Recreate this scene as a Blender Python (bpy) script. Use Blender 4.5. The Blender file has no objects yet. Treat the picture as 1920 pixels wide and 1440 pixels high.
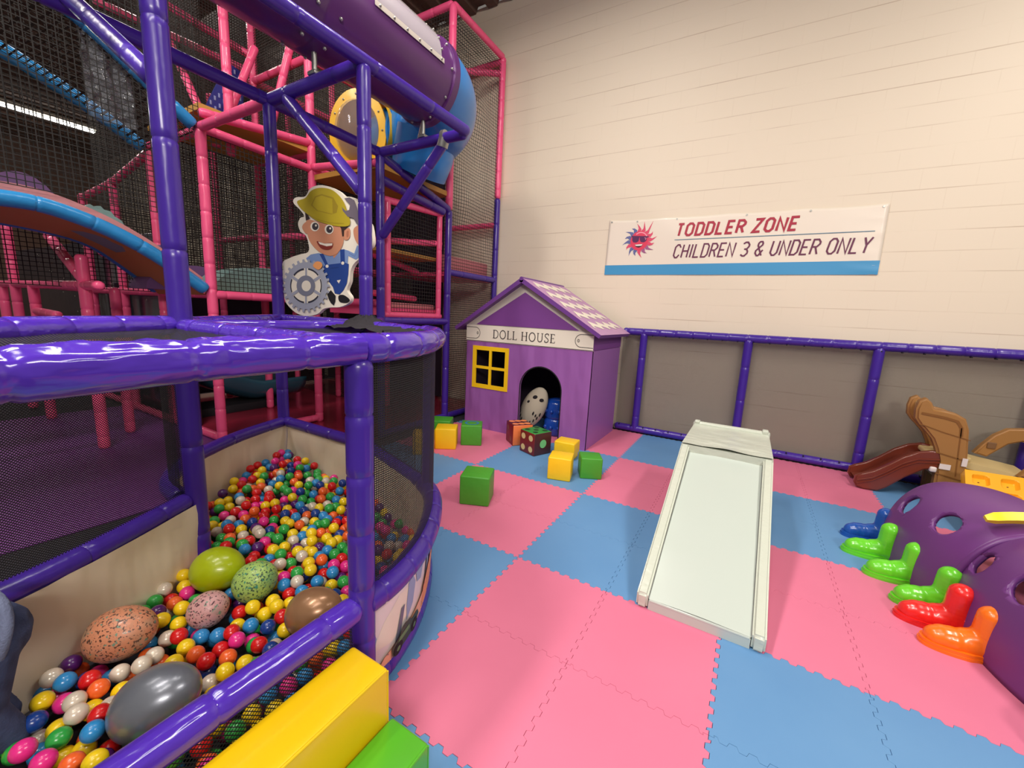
import bpy, bmesh, math, random
from math import sin, cos, pi, radians, sqrt, hypot, atan2
from mathutils import Vector, Matrix, noise

random.seed(7)
SC = bpy.context.scene
COL = SC.collection

# ------------------------------------------------------------------ camera
cam_d = bpy.data.cameras.new('camera')
cam_d.sensor_width = 36.0
cam_d.lens = 759.165 / 1920 * 36.0
cam_d.clip_start = 0.02
cam_d.clip_end = 100
cam = bpy.data.objects.new('camera', cam_d)
COL.objects.link(cam)
CAM = Vector((1.145, -2.176, 1.579))
yaw, pitch, roll = -0.52386, 0.16840, 0.04982
fw = Vector((sin(yaw) * cos(pitch), cos(yaw) * cos(pitch), -sin(pitch)))
r0 = Vector((cos(yaw), -sin(yaw), 0))
u0 = r0.cross(fw)
rt = cos(roll) * r0 + sin(roll) * u0
up = -sin(roll) * r0 + cos(roll) * u0
cam.matrix_world = Matrix(((rt.x, up.x, -fw.x, CAM.x), (rt.y, up.y, -fw.y, CAM.y),
                           (rt.z, up.z, -fw.z, CAM.z), (0, 0, 0, 1)))
SC.camera = cam

# ------------------------------------------------------------------ view, world, lights
SC.view_settings.view_transform = 'Standard'
SC.view_settings.look = 'None'
SC.view_settings.gamma = 1
SC.view_settings.use_curve_mapping = False
SC.view_settings.exposure = -0.26
SC.cycles.transparent_max_bounces = 24
W = bpy.data.worlds.new('hall')
SC.world = W
W.use_nodes = True
W.node_tree.nodes['Background'].inputs[0].default_value = (1.0, 0.90, 0.82, 1)
W.node_tree.nodes['Background'].inputs[1].default_value = 0.22


def area(name, loc, size, power, col=(1, 0.93, 0.85), target=None):
    l = bpy.data.lights.new(name, 'AREA')
    l.shape = 'RECTANGLE'
    l.size, l.size_y = size
    l.energy = power
    l.color = col
    o = bpy.data.objects.new(name, l)
    o.location = loc
    if target:
        o.rotation_euler = (Vector(target) - Vector(loc)).to_track_quat('-Z', 'Y').to_euler()
    COL.objects.link(o)
    return o


area('ceiling_and_fill_lamp', (4.2, 0.4, 5.8), (0.4, 2.6), 215)
area('ceiling_and_fill_lamp', (0.6, -3.6, 5.8), (0.5, 3.0), 180)
area('ceiling_and_fill_lamp', (-1.4, -3.0, 5.9), (0.4, 2.4), 260)
area('ceiling_and_fill_lamp', (-0.8, 0.4, 6.0), (0.4, 2.0), 130)
area('ceiling_and_fill_lamp', (5.5, -6.5, 5.2), (3.0, 0.8), 430, target=(-0.5, -0.5, 0.6))  # added fill, aimed low to brighten the pit and the front faces
area('ceiling_and_fill_lamp', (-6.5, 1.0, 6.0), (0.4, 2.4), 90)
area('ceiling_and_fill_lamp', (-12.0, -1.0, 5.8), (0.4, 2.4), 150)  # added to brighten the dark hall behind the nets
area('ceiling_and_fill_lamp', (-4.2, -3.0, 5.9), (0.4, 2.4), 170)


# ------------------------------------------------------------------ helpers
def lin(c):
    c = c / 255.0
    return c / 12.92 if c <= 0.04045 else ((c + 0.055) / 1.055) ** 2.4


def srgb(r, g, b):
    return (lin(r), lin(g), lin(b), 1)


def tag(o, label=None, cat=None, group=None, kind=None):
    if label: o['label'] = label
    if cat: o['category'] = cat
    if group: o['group'] = group
    if kind: o['kind'] = kind
    return o


def thing(name, label, cat, loc=(0, 0, 0), group=None):
    o = bpy.data.objects.new(name, None)
    o.empty_display_size = 0.1
    o.location = loc
    COL.objects.link(o)
    return tag(o, label, cat, group)


def origin(o):
    v = Vector((0, 0, 0))
    while o:
        v += o.location
        o = o.parent
    return v


class MB:
    def __init__(self):
        self.v, self.f, self.m, self.uv = [], [], [], {}

    def add(self, vs, fs, mat=0, M=None, uvs=None):
        b = len(self.v)
        for i, p in enumerate(vs):
            p = Vector(p)
            if M: p = M @ p
            self.v.append(p)
            if uvs: self.uv[b + i] = uvs[i]
        for q in fs:
            self.f.append([b + i for i in q])
            self.m.append(mat)
        return self

    def box(self, c, s, mat=0, bev=0.0, seg=2, M=None):
        if bev <= 0:
            x, y, z = [k / 2 for k in s]
            vs = [(c[0] + i * x, c[1] + j * y, c[2] + k * z) for i in (-1, 1) for j in (-1, 1) for k in (-1, 1)]
            fs = [(0, 1, 3, 2), (4, 6, 7, 5), (0, 4, 5, 1), (2, 3, 7, 6), (0, 2, 6, 4), (1, 5, 7, 3)]
            return self.add(vs, fs, mat, M)
        bm = bmesh.new()
        bmesh.ops.create_cube(bm, size=1.0)
        for v in bm.verts:
            v.co = Vector((v.co.x * s[0], v.co.y * s[1], v.co.z * s[2]))
        bmesh.ops.bevel(bm, geom=bm.edges[:], offset=bev, segments=seg, affect='EDGES', profile=0.5)
        for v in bm.verts: v.co += Vector(c)
        return self.bm(bm, mat, M)

    def bm(self, bm, mat=0, M=None):
        bm.verts.index_update()
        self.add([v.co.copy() for v in bm.verts], [[v.index for v in f.verts] for f in bm.faces], mat, M)
        bm.free()
        return self

    def tube(self, path, r, n=14, mat=0, closed=False, cap=True):
        P = [Vector(p) for p in path]
        k = len(P)
        rs = r if isinstance(r, (list, tuple)) else [r] * k
        T = []
        for i in range(k):
            a = P[(i - 1) % k] if (closed or i > 0) else P[i]
            b = P[(i + 1) % k] if (closed or i < k - 1) else P[i]
            t = (b - a)
            T.append(t.normalized() if t.length > 1e-9 else (T[-1] if T else Vector((0, 0, 1))))
        ref = Vector((0, 0, 1)) if abs(T[0].z) < 0.9 else Vector((1, 0, 0))
        nrm = (ref - T[0] * ref.dot(T[0])).normalized()
        vs = []
        for i in range(k):
            nrm = (nrm - T[i] * nrm.dot(T[i]))
            nrm = nrm.normalized() if nrm.length > 1e-6 else T[i].orthogonal().normalized()
            bn = T[i].cross(nrm)
            for j in range(n):
                a = 2 * pi * j / n
                rr = rs[i](j / n) if callable(rs[i]) else rs[i]
                vs.append(P[i] + (nrm * cos(a) + bn * sin(a)) * rr)
        fs = []
        for i in range(k if closed else k - 1):
            i2 = (i + 1) % k
            for j in range(n):
                j2 = (j + 1) % n
                fs.append((i * n + j, i * n + j2, i2 * n + j2, i2 * n + j))
        if cap and not closed:
            fs.append(tuple(range(n - 1, -1, -1)))
            fs.append(tuple((k - 1) * n + j for j in range(n)))
        return self.add(vs, fs, mat)

    def pad(self, path, r=0.05, seam=0.3, n=14, mat=0, ph=0.5, groove=0.93):
        """foam padding on a pipe: rounded ends and a cable-tie groove every so often"""
        P = [Vector(p) for p in path]
        L = [0]
        for a, b in zip(P, P[1:]): L.append(L[-1] + (b - a).length)
        tot = L[-1]
        S = {round(x, 4): 1.0 for x in L}
        for d, q in ((0.0, 0.55), (0.012, 0.85), (0.03, 1.0), (0.06, 1.0)):
            S[round(d, 4)] = q
            S[round(tot - d, 4)] = q
        s = seam * ph
        while s < tot - 0.05:
            if s > 0.05:
                for d, q in ((-0.04, 1.0), (-0.009, 1.0), (-0.003, groove), (0.003, groove), (0.009, 1.0), (0.04, 1.0)):
                    S[round(s + d, 4)] = q
            s += seam
        keys = sorted(S)

        def at(s):
            for i in range(len(L) - 1):
                if s <= L[i + 1] + 1e-9:
                    t = (s - L[i]) / max(1e-9, L[i + 1] - L[i])
                    return P[i].lerp(P[i + 1], t)
            return P[-1]
        pts, rad, last = [], [], -1
        for q in keys:
            if q < 0 or q > tot + 1e-6 or q - last < 0.002: continue
            pts.append(at(q)); rad.append(r * S[q]); last = q
        return self.tube(pts, rad, n, mat)

    def prism(self, poly, d0, d1, mat=0, M=None, side=None):
        """polygon in local xy, extruded along local z from d0 to d1"""
        n = len(poly)
        vs = [(p[0], p[1], d0) for p in poly] + [(p[0], p[1], d1) for p in poly]
        self.add(vs, [tuple(range(n - 1, -1, -1)), tuple(range(n, 2 * n))], mat, M)
        self.add(vs, [(i, (i + 1) % n, n + (i + 1) % n, n + i) for i in range(n)], mat if side is None else side, M)
        return self

    def flat(self, poly, d, mat=0, M=None):
        return self.add([(p[0], p[1], d) for p in poly], [tuple(range(len(poly)))], mat, M)

    def sphere(self, c, r, sc=(1, 1, 1), mat=0, u=16, v=10, M=None):
        vs, fs = [(0, 0, 1)], []
        for i in range(1, v):
            for j in range(u):
                a, b = pi * i / v, 2 * pi * j / u
                vs.append((sin(a) * cos(b), sin(a) * sin(b), cos(a)))
        vs.append((0, 0, -1))
        for j in range(u):
            fs.append((0, 1 + j, 1 + (j + 1) % u))
            for i in range(v - 2):
                a = 1 + i * u
                fs.append((a + j, a + u + j, a + u + (j + 1) % u, a + (j + 1) % u))
            fs.append((1 + (v - 2) * u + j, len(vs) - 1, 1 + (v - 2) * u + (j + 1) % u))
        vs = [(c[0] + p[0] * r * sc[0], c[1] + p[1] * r * sc[1], c[2] + p[2] * r * sc[2]) for p in vs]
        return self.add(vs, fs, mat, M)

    def grid(self, fn, nu, nv, mat=0, uv=True):
        vs, uvs = [], []
        for i in range(nu + 1):
            for j in range(nv + 1):
                r = fn(i / nu, j / nv)
                vs.append(r[0]); uvs.append(r[1])
        fs = [(i * (nv + 1) + j, (i + 1) * (nv + 1) + j, (i + 1) * (nv + 1) + j + 1, i * (nv + 1) + j + 1)
              for i in range(nu) for j in range(nv)]
        return self.add(vs, fs, mat, None, uvs)

    def ribbon(self, pts, w, d, mat=0, M=None, closed=False):
        P = [Vector((p[0], p[1])) for p in pts]
        n = len(P)
        A, B = [], []
        for i in range(n):
            d1 = (P[i] - P[i - 1]) if (i > 0 or closed) else None
            d2 = (P[(i + 1) % n] - P[i]) if (i < n - 1 or closed) else None
            if d1 is None: d1 = d2
            if d2 is None: d2 = d1
            d1 = d1.normalized(); d2 = d2.normalized()
            n1 = Vector((-d1.y, d1.x)); n2 = Vector((-d2.y, d2.x))
            m = n1 + n2
            m = m.normalized() if m.length > 1e-6 else n1
            k = w / 2 / max(0.45, m.dot(n1))
            A.append(P[i] + m * k); B.append(P[i] - m * k)
        vs = [(p.x, p.y, d) for p in A] + [(p.x, p.y, d) for p in B]
        fs = [(i, n + i, n + (i + 1) % n, (i + 1) % n) for i in range(n if closed else n - 1)]
        return self.add(vs, fs, mat, M)

    def build(self, name, mats, parent=None, smooth=40, loc=None):
        me = bpy.data.meshes.new(name)
        off = origin(parent) if parent else (Vector(loc) if loc else Vector((0, 0, 0)))
        me.from_pydata([p - off for p in self.v], [], self.f)
        if not isinstance(mats, (list, tuple)): mats = [mats]
        for m in mats: me.materials.append(m)
        me.polygons.foreach_set('material_index', self.m)
        if self.uv:
            ul = me.uv_layers.new(name='UVMap')
            for l in me.loops:
                ul.data[l.index].uv = self.uv.get(l.vertex_index, (0, 0))
        me.update()
        bm = bmesh.new(); bm.from_mesh(me)
        bmesh.ops.recalc_face_normals(bm, faces=bm.faces[:])
        bm.to_mesh(me); bm.free()
        if smooth:
            me.shade_smooth()
            me.set_sharp_from_angle(angle=radians(smooth))
        o = bpy.data.objects.new(name, me)
        COL.objects.link(o)
        if parent: o.parent = parent
        elif loc: o.location = loc
        return o


def evaluated(mb, mods, name='tmp'):
    o = mb.build(name, [], None, smooth=0)
    for typ, kw in mods:
        m = o.modifiers.new(typ, typ)
        for k, v in kw.items(): setattr(m, k, v)
    dg = bpy.context.evaluated_depsgraph_get()
    dg.update()
    me = bpy.data.meshes.new_from_object(o.evaluated_get(dg))
    res = MB().add([v.co.copy() for v in me.vertices], [list(p.vertices) for p in me.polygons])
    old = o.data
    bpy.data.objects.remove(o); bpy.data.meshes.remove(old); bpy.data.meshes.remove(me)
    return res


def blob(mb, voxel=0.008, it=4):
    return evaluated(mb, [('REMESH', dict(mode='VOXEL', voxel_size=voxel)), ('SMOOTH', dict(iterations=it, factor=0.5))])


def capsule(mb, a, b, ra, rb, sc=1):
    a, b = Vector(a), Vector(b)
    k = max(2, int((b - a).length / (min(ra, rb) * 0.35)))
    for i in range(k + 1):
        t = i / k
        mb.sphere(a.lerp(b, t), ra + (rb - ra) * t, u=12, v=8)


# ------------------------------------------------------------------ materials
def mat(name, col, rough=0.5, metal=0.0, spec=0.5, coat=0.0, bump=None, var=None, emit=None, alpha=None, trans=0, sss=0, detail=2.0):
    m = bpy.data.materials.new(name)
    m.use_nodes = True
    nt = m.node_tree
    b = nt.nodes['Principled BSDF']
    b.inputs['Base Color'].default_value = col
    b.inputs['Roughness'].default_value = rough
    b.inputs['Metallic'].default_value = metal
    b.inputs['Specular IOR Level'].default_value = spec
    b.inputs['Coat Weight'].default_value = coat
    b.inputs['Coat Roughness'].default_value = 0.08
    if emit:
        b.inputs['Emission Color'].default_value = emit[0]
        b.inputs['Emission Strength'].default_value = emit[1]
    if trans: b.inputs['Transmission Weight'].default_value = trans
    tc = None
    if bump or var:
        tc = nt.nodes.new('ShaderNodeTexCoord')
    if bump:
        scale, strength, dist, stretch = bump
        mp = nt.nodes.new('ShaderNodeMapping')
        mp.inputs['Scale'].default_value = stretch
        nz = nt.nodes.new('ShaderNodeTexNoise')
        nz.inputs['Scale'].default_value = scale
        nz.inputs['Detail'].default_value = detail
        bp = nt.nodes.new('ShaderNodeBump')
        bp.inputs['Strength'].default_value = strength
        bp.inputs['Distance'].default_value = dist
        nt.links.new(tc.outputs['Object'], mp.inputs[0])
        nt.links.new(mp.outputs[0], nz.inputs['Vector'])
        nt.links.new(nz.outputs['Fac'], bp.inputs['Height'])
        nt.links.new(bp.outputs[0], b.inputs['Normal'])
    if var:
        scale, col2, lo, hi = var
        nz = nt.nodes.new('ShaderNodeTexNoise')
        nz.inputs['Scale'].default_value = scale
        nz.inputs['Detail'].default_value = 4
        rp = nt.nodes.new('ShaderNodeValToRGB')
        rp.color_ramp.elements[0].position = lo
        rp.color_ramp.elements[1].position = hi
        rp.color_ramp.elements[0].color = col
        rp.color_ramp.elements[1].color = col2
        nt.links.new(tc.outputs['Object'], nz.inputs['Vector'])
        nt.links.new(nz.outputs['Fac'], rp.inputs[0])
        nt.links.new(rp.outputs[0], b.inputs['Base Color'])
    if alpha is not None:
        b.inputs['Alpha'].default_value = alpha
    return m


def netmat(name, col, cell, width, diamond=False, rough=0.8, sy=1.0):
    """knotted net: cords of one width, square or diamond holes, laid out in metres over the panel"""
    m = bpy.data.materials.new(name)
    m.use_nodes = True
    nt = m.node_tree
    b = nt.nodes['Principled BSDF']
    b.inputs['Base Color'].default_value = col
    b.inputs['Roughness'].default_value = rough
    uv = nt.nodes.new('ShaderNodeUVMap')
    sep = nt.nodes.new('ShaderNodeSeparateXYZ')
    nt.links.new(uv.outputs[0], sep.inputs[0])

    def math_(op, a, bb):
        n = nt.nodes.new('ShaderNodeMath'); n.operation = op
        for i, x in enumerate((a, bb)):
            if x is None: continue
            if isinstance(x, (int, float)): n.inputs[i].default_value = x
            else: nt.links.new(x, n.inputs[i])
        return n.outputs[0]
    X, Y = sep.outputs[0], sep.outputs[1]
    if sy != 1.0: Y = math_('MULTIPLY', Y, sy)
    if diamond: X, Y = math_('ADD', X, Y), math_('SUBTRACT', X, Y)
    fx = math_('LESS_THAN', math_('FRACT', math_('DIVIDE', X, cell), None), width)
    fy = math_('LESS_THAN', math_('FRACT', math_('DIVIDE', Y, cell), None), width)
    a = math_('MAXIMUM', fx, fy)
    nt.links.new(a, b.inputs['Alpha'])
    return m


M = {}
PURP = srgb(66, 37, 150)
M['purple'] = mat('purple_vinyl', PURP, 0.3, coat=0.18, bump=(16, 0.35, 0.012, (1, 1, 0.35)))
M['purple_wrinkled'] = mat('purple_vinyl_wrinkled', srgb(79, 46, 174), 0.16, coat=0.5, bump=(20, 0.6, 0.016, (1, 0.35, 1)))
M['pink'] = mat('pink_vinyl', srgb(250, 92, 142), 0.35, coat=0.15, bump=(16, 0.3, 0.01, (1, 1, 0.4)))
M['blue_pad'] = mat('blue_vinyl', srgb(45, 140, 205), 0.3, coat=0.2, bump=(16, 0.4, 0.012, (1, 1, 1)))
M['cream'] = mat('cream_vinyl', srgb(236, 220, 194), 0.45, bump=(5, 0.8, 0.04, (1, 1, 0.3)))
M['bluegrey'] = mat('bluegrey_vinyl', srgb(110, 130, 165), 0.5)
M['yellow_deck'] = mat('yellow_vinyl_deck', srgb(192, 142, 62), 0.5)
M['mat_pink'] = mat('pink_foam', srgb(216, 118, 148), 0.62, spec=0.35, bump=(260, 0.12, 0.001, (1, 1, 1)), var=(1.6, srgb(211, 113, 143), 0.3, 0.7))
M['mat_blue'] = mat('blue_foam', srgb(92, 140, 188), 0.55, spec=0.4, bump=(260, 0.12, 0.001, (1, 1, 1)), var=(1.6, srgb(99, 146, 192), 0.3, 0.7))
M['purple_floor'] = mat('purple_floor_vinyl', srgb(120, 58, 138), 0.55, bump=(30, 0.1, 0.004, (1, 1, 1)))
M['red_floor'] = mat('red_floor_vinyl', srgb(150, 40, 62), 0.22, coat=0.3)
M['under'] = mat('dark_carpet', srgb(46, 44, 52), 0.9)
M['hall_dark'] = mat('brown_deck', srgb(104, 80, 70), 0.8, bump=(3, 0.3, 0.05, (0.1, 6, 1)))
M['white_plastic'] = mat('white_vinyl', srgb(192, 202, 194), 0.3, coat=0.3, bump=(9, 0.12, 0.008, (1, 1, 1)))
M['white_wrinkle'] = mat('white_vinyl_wrinkled', srgb(200, 206, 192), 0.33, coat=0.2, bump=(22, 0.55, 0.012, (0.6, 1, 1)))
M['grey_edge'] = mat('grey_seam', srgb(120, 122, 118), 0.6)
M['yellow'] = mat('yellow_vinyl', srgb(240, 196, 8), 0.36, coat=0.2, bump=(7, 0.25, 0.012, (1, 1, 1)))
M['green'] = mat('green_vinyl', srgb(84, 178, 34), 0.33, coat=0.25, bump=(7, 0.25, 0.012, (1, 1, 1)))
M['block_green'] = mat('green_block_vinyl', srgb(70, 156, 40), 0.45, bump=(12, 0.4, 0.012, (1, 1, 1)))
M['block_yellow'] = mat('yellow_block_vinyl', srgb(246, 200, 20), 0.45, bump=(12, 0.4, 0.012, (1, 1, 1)))
M['house'] = mat('purple_house_fabric', srgb(148, 90, 164), 0.5, bump=(3.2, 0.8, 0.06, (1.8, 1, 0.5)), detail=1.5)
M['house_side'] = mat('purple_house_panel', srgb(152, 98, 170), 0.42, bump=(2, 0.1, 0.01, (1, 1, 1)))
M['house_dark'] = mat('purple_gable_fabric', srgb(118, 62, 138), 0.55)
M['roof'] = mat('mauve_roof_vinyl', srgb(182, 134, 182), 0.42)
M['roof_edge'] = mat('purple_roof_edge', srgb(108, 60, 138), 0.42)
M['offwhite'] = mat('offwhite_print', srgb(232, 224, 208), 0.5)
M['grey_print'] = mat('grey_print', srgb(196, 188, 178), 0.5)
M['ink'] = mat('dark_print', srgb(62, 56, 58), 0.5)
M['win_yellow'] = mat('yellow_frame', srgb(246, 200, 20), 0.45)
M['black'] = mat('black_fabric', srgb(22, 16, 24), 0.8)
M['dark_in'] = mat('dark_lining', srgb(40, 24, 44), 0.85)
M['steel'] = mat('galvanised_steel', srgb(170, 170, 165), 0.35, metal=0.8)
M['tube_purple'] = mat('purple_tube_plastic', srgb(92, 46, 106), 0.3, coat=0.15)
M['tube_blue'] = mat('blue_tube_plastic', srgb(40, 128, 204), 0.28, coat=0.2)
M['tube_yellow'] = mat('yellow_tube_plastic', srgb(246, 190, 28), 0.3, coat=0.2)
M['clear'] = mat('clear_plastic', (0.92, 0.9, 0.88, 1), 0.12, alpha=0.38, coat=0.4)
M['clear_dome'] = mat('clear_dome_plastic', (0.5, 0.48, 0.48, 1), 0.05, alpha=0.28, coat=0.6)
M['clear_sheet'] = mat('clear_vinyl_sheet', (0.6, 0.63, 0.7, 1), 0.06, alpha=0.2, coat=1.0, bump=(11, 1.0, 0.06, (1, 1, 0.6)))
M['tunnel'] = mat('purple_tunnel_plastic', srgb(108, 54, 124), 0.38, bump=(300, 0.08, 0.0008, (1, 1, 1)))
for n_, c_ in dict(boot_green=(104, 208, 40), boot_red=(226, 36, 34), boot_orange=(246, 116, 20), boot_blue=(24, 82, 172)).items():
    M[n_] = mat(n_ + '_plastic', srgb(*c_), 0.28, coat=0.3)
M['clip_yellow'] = mat('bright_yellow_plastic', srgb(252, 226, 30), 0.35)
M['tan'] = mat('tan_plastic', srgb(160, 114, 62), 0.42)
M['tan_light'] = mat('light_tan_plastic', srgb(206, 182, 128), 0.5, bump=(120, 0.2, 0.002, (1, 1, 1)))
M['brown'] = mat('brown_plastic', srgb(112, 46, 30), 0.3, coat=0.3)
M['orange_tray'] = mat('golden_plastic', srgb(246, 176, 34), 0.4)
M['sticker'] = mat('white_sticker', srgb(226, 214, 210), 0.4)
M['denim'] = mat('blue_denim', srgb(52, 60, 92), 0.85, bump=(160, 0.5, 0.003, (1, 1, 1)), var=(24, srgb(66, 76, 112), 0.35, 0.65))
M['denim_hem'] = mat('frayed_denim_hem', srgb(112, 120, 150), 0.9, bump=(120, 0.8, 0.005, (1, 1, 1)))
M['skin'] = mat('skin', srgb(214, 160, 132), 0.55)
M['hair'] = mat('brown_hair', srgb(60, 40, 28), 0.6)
M['dice_red'] = mat('dark_red_vinyl', srgb(118, 30, 30), 0.38, bump=(14, 0.2, 0.008, (1, 1, 1)))
M['dice_brown'] = mat('maroon_vinyl', srgb(74, 34, 38), 0.35)
M['dice_orange'] = mat('orange_vinyl', srgb(232, 122, 66), 0.4)
M['dice_plum'] = mat('plum_vinyl', srgb(78, 26, 44), 0.4)
M['dice_green'] = mat('green_dice_vinyl', srgb(52, 142, 62), 0.4)
M['pip_cream'] = mat('cream_pip', srgb(214, 190, 130), 0.5)
M['pip_green'] = mat('pale_green_pip', srgb(118, 196, 126), 0.5)
M['pip_dark'] = mat('dark_green_pip', srgb(26, 62, 34), 0.5)
M['pip_brown'] = mat('faded_brown_pip', srgb(128, 78, 62), 0.5)
M['pip_orange'] = mat('orange_pip', srgb(236, 138, 84), 0.5)
M['toy_blue'] = mat('blue_toy_plastic', srgb(22, 70, 170), 0.2, coat=0.4)
M['toy_white'] = mat('white_plush', srgb(188, 178, 160), 0.7)
M['net_fine'] = netmat('fine_black_mesh', (0.012, 0.011, 0.012, 1), 0.011, 0.40, True)
M['net_black'] = netmat('black_mesh', (0.012, 0.011, 0.012, 1), 0.009, 0.46, False)
M['net_roof'] = netmat('black_roof_mesh', (0.012, 0.010, 0.011, 1), 0.010, 0.30, False)
M['net_fence'] = netmat('brown_fence_mesh', srgb(84, 77, 72), 0.0035, 0.30, True)
M['net_big'] = netmat('black_climbing_net', (0.014, 0.012, 0.011, 1), 0.045, 0.16, False)
M['net_dense'] = netmat('black_dense_net', (0.03, 0.022, 0.019, 1), 0.032, 0.26, False)
M['net_coarse'] = netmat('black_coarse_mesh', (0.01, 0.01, 0.01, 1), 0.014, 0.30, True)
M['lamp'] = mat('lamp_tube', (1, 1, 1, 1), 0.5, emit=((1, 0.95, 0.86, 1), 9))

# block wall: painted concrete blocks
wm = bpy.data.materials.new('painted_block_wall')
wm.use_nodes = True
nt = wm.node_tree
bs = nt.nodes['Principled BSDF']
bs.inputs['Roughness'].default_value = 0.55
tc = nt.nodes.new('ShaderNodeTexCoord')
mp = nt.nodes.new('ShaderNodeMapping')
mp.inputs['Rotation'].default_value = (radians(-90), 0, 0)
bk = nt.nodes.new('ShaderNodeTexBrick')
bk.inputs['Scale'].default_value = 1.0
bk.inputs['Brick Width'].default_value = 0.4064
bk.inputs['Row Height'].default_value = 0.2032
bk.inputs['Mortar Size'].default_value = 0.003
bk.inputs['Mortar Smooth'].default_value = 0.3
bk.inputs['Color1'].default_value = srgb(234, 220, 199)
bk.inputs['Color2'].default_value = srgb(232, 217, 196)
bk.inputs['Mortar'].default_value = srgb(205, 188, 168)
sepw = nt.nodes.new('ShaderNodeSeparateXYZ')
cmb = nt.nodes.new('ShaderNodeCombineXYZ')
nt.links.new(tc.outputs['Object'], sepw.inputs[0])
nt.links.new(sepw.outputs[0], cmb.inputs[0])
nt.links.new(sepw.outputs[2], cmb.inputs[1])
nt.links.new(cmb.outputs[0], bk.inputs['Vector'])
nzw = nt.nodes.new('ShaderNodeTexNoise')
nzw.inputs['Scale'].default_value = 2.2
nzw.inputs['Detail'].default_value = 3
stw = nt.nodes.new('ShaderNodeMapping')
stw.inputs['Scale'].default_value = (.45, 2.2, 1)
nt.links.new(cmb.outputs[0], stw.inputs[0])
nt.links.new(stw.outputs[0], nzw.inputs['Vector'])
# the paint fills many of the joints, so a joint line comes and goes
rmp = nt.nodes.new('ShaderNodeMapRange')
rmp.inputs[1].default_value = 0.40
rmp.inputs[2].default_value = 0.66
nt.links.new(nzw.outputs['Fac'], rmp.inputs[0])
def wmath(op, a, b=None):
    n = nt.nodes.new('ShaderNodeMath'); n.operation = op
    for i, q in enumerate((a, b)):
        if q is None: continue
        if isinstance(q, (int, float)): n.inputs[i].default_value = q
        else: nt.links.new(q, n.inputs[i])
    return n.outputs[0]


row = wmath('LESS_THAN', wmath('FRACT', wmath('DIVIDE', wmath('ADD', sepw.outputs[2], .004), .2032)), .045)
joint = wmath('MAXIMUM', row, wmath('MULTIPLY', bk.outputs['Fac'], .25))
mul = nt.nodes.new('ShaderNodeMath'); mul.operation = 'MULTIPLY'
nt.links.new(joint, mul.inputs[0])
nt.links.new(rmp.outputs[0], mul.inputs[1])
mx = nt.nodes.new('ShaderNodeMix'); mx.data_type = 'RGBA'
mx.inputs[6].default_value = srgb(234, 220, 199)
mx.inputs[7].default_value = srgb(206, 187, 166)
nt.links.new(mul.outputs[0], mx.inputs[0])
nt.links.new(mx.outputs[2], bs.inputs['Base Color'])
bpw = nt.nodes.new('ShaderNodeBump')
bpw.invert = True
bpw.inputs['Strength'].default_value = 0.22
bpw.inputs['Distance'].default_value = 0.006
nt.links.new(bk.outputs['Fac'], bpw.inputs['Height'])
nt.links.new(bpw.outputs[0], bs.inputs['Normal'])
M['wall'] = wm

# ------------------------------------------------------------------ setting
WY = 3.72
tag(MB().box((-6.2, WY + 0.1, 3.1), (26, 0.2, 6.4)).build('wall_back', M['wall'], smooth=0), kind='structure')
tag(MB().box((-5.2, 0.2, -0.11), (28, 10, 0.2)).build('floor', M['under'], smooth=0), kind='structure')
# ceiling: ribbed metal deck
mb = MB()
prof = []
x = -19.2
while x < 6.8:
    prof += [(x, 6.32), (x + 0.16, 6.32), (x + 0.2, 6.24), (x + 0.36, 6.24)]
    x += 0.4
prof = prof + [(prof[-1][0], 6.6), (-19.2, 6.6)]
mb.prism([(a, b) for a, b in prof], -3.7, 4.6, M=Matrix(((1, 0, 0, 0), (0, 0, -1, 0), (0, 1, 0, 0), (0, 0, 0, 1))))
tag(mb.build('ceiling', M['hall_dark'], smooth=0), kind='structure')
tag(MB().box((-19.1, 0.2, 3.1), (0.2, 10, 6.4)).build('wall_left', M['hall_dark'], smooth=0), kind='structure')

cl = thing('ceiling_light', 'long white strip light glowing on the dark ceiling seen through the net at upper left', 'light', (-15.5, 1.2, 6.1))
MB().box((-15.5, 1.2, 6.17), (0.22, 2.6, 0.1), bev=0.02).build('housing', M['offwhite'], cl)
MB().tube([(-15.5, -0.05, 6.08), (-15.5, 2.45, 6.08)], 0.06, 12).build('lamp_tube', M['lamp'], cl)

# ------------------------------------------------------------------ puzzle mats, 0.6 m each, four to a coloured square
def teeth(a, b):
    """the shared jigsaw edge from a to b (a before b along the axis)"""
    a, b = Vector(a), Vector(b)
    d = (b - a); L = d.length; d.normalize()
    n = Vector((-d.y, d.x))
    pts = [a]
    k, p = 18, L / 18
    rr = random.Random(int(a.x * 1000) * 7919 + int(a.y * 1000) * 31)
    for i in range(k):
        s = i * p
        h = 0.0105 * (1 if i % 2 == 0 else -1)
        lo, hi = s + 0.004, s + p - 0.004
        if i > 0: pts.append(a + d * lo + n * h * 0.9)
        else: pts += [a + d * 0.02, a + d * 0.016 + n * h]
        if i < k - 1: pts.append(a + d * hi + n * h * 0.9)
        else: pts += [b - d * 0.016 + n * h, b - d * 0.02]
    pts.append(b)
    return pts


PIT = [(0, -1.25), (-0.02, -1.05), (-0.11, -0.8), (-0.26, -0.57), (-0.42, -0.38), (-0.6, -0.24), (-1.45, 0), (-2.55, 0),
       (-2.43, -0.49), (-2.18, -0.9), (-1.98, -1.1), (-1.7, -1.23), (-1.45, -1.26), (-1.2, -1.75), (-1.05, -2.15), (-1.0, -2.5), (0, -2.5)]


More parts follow.
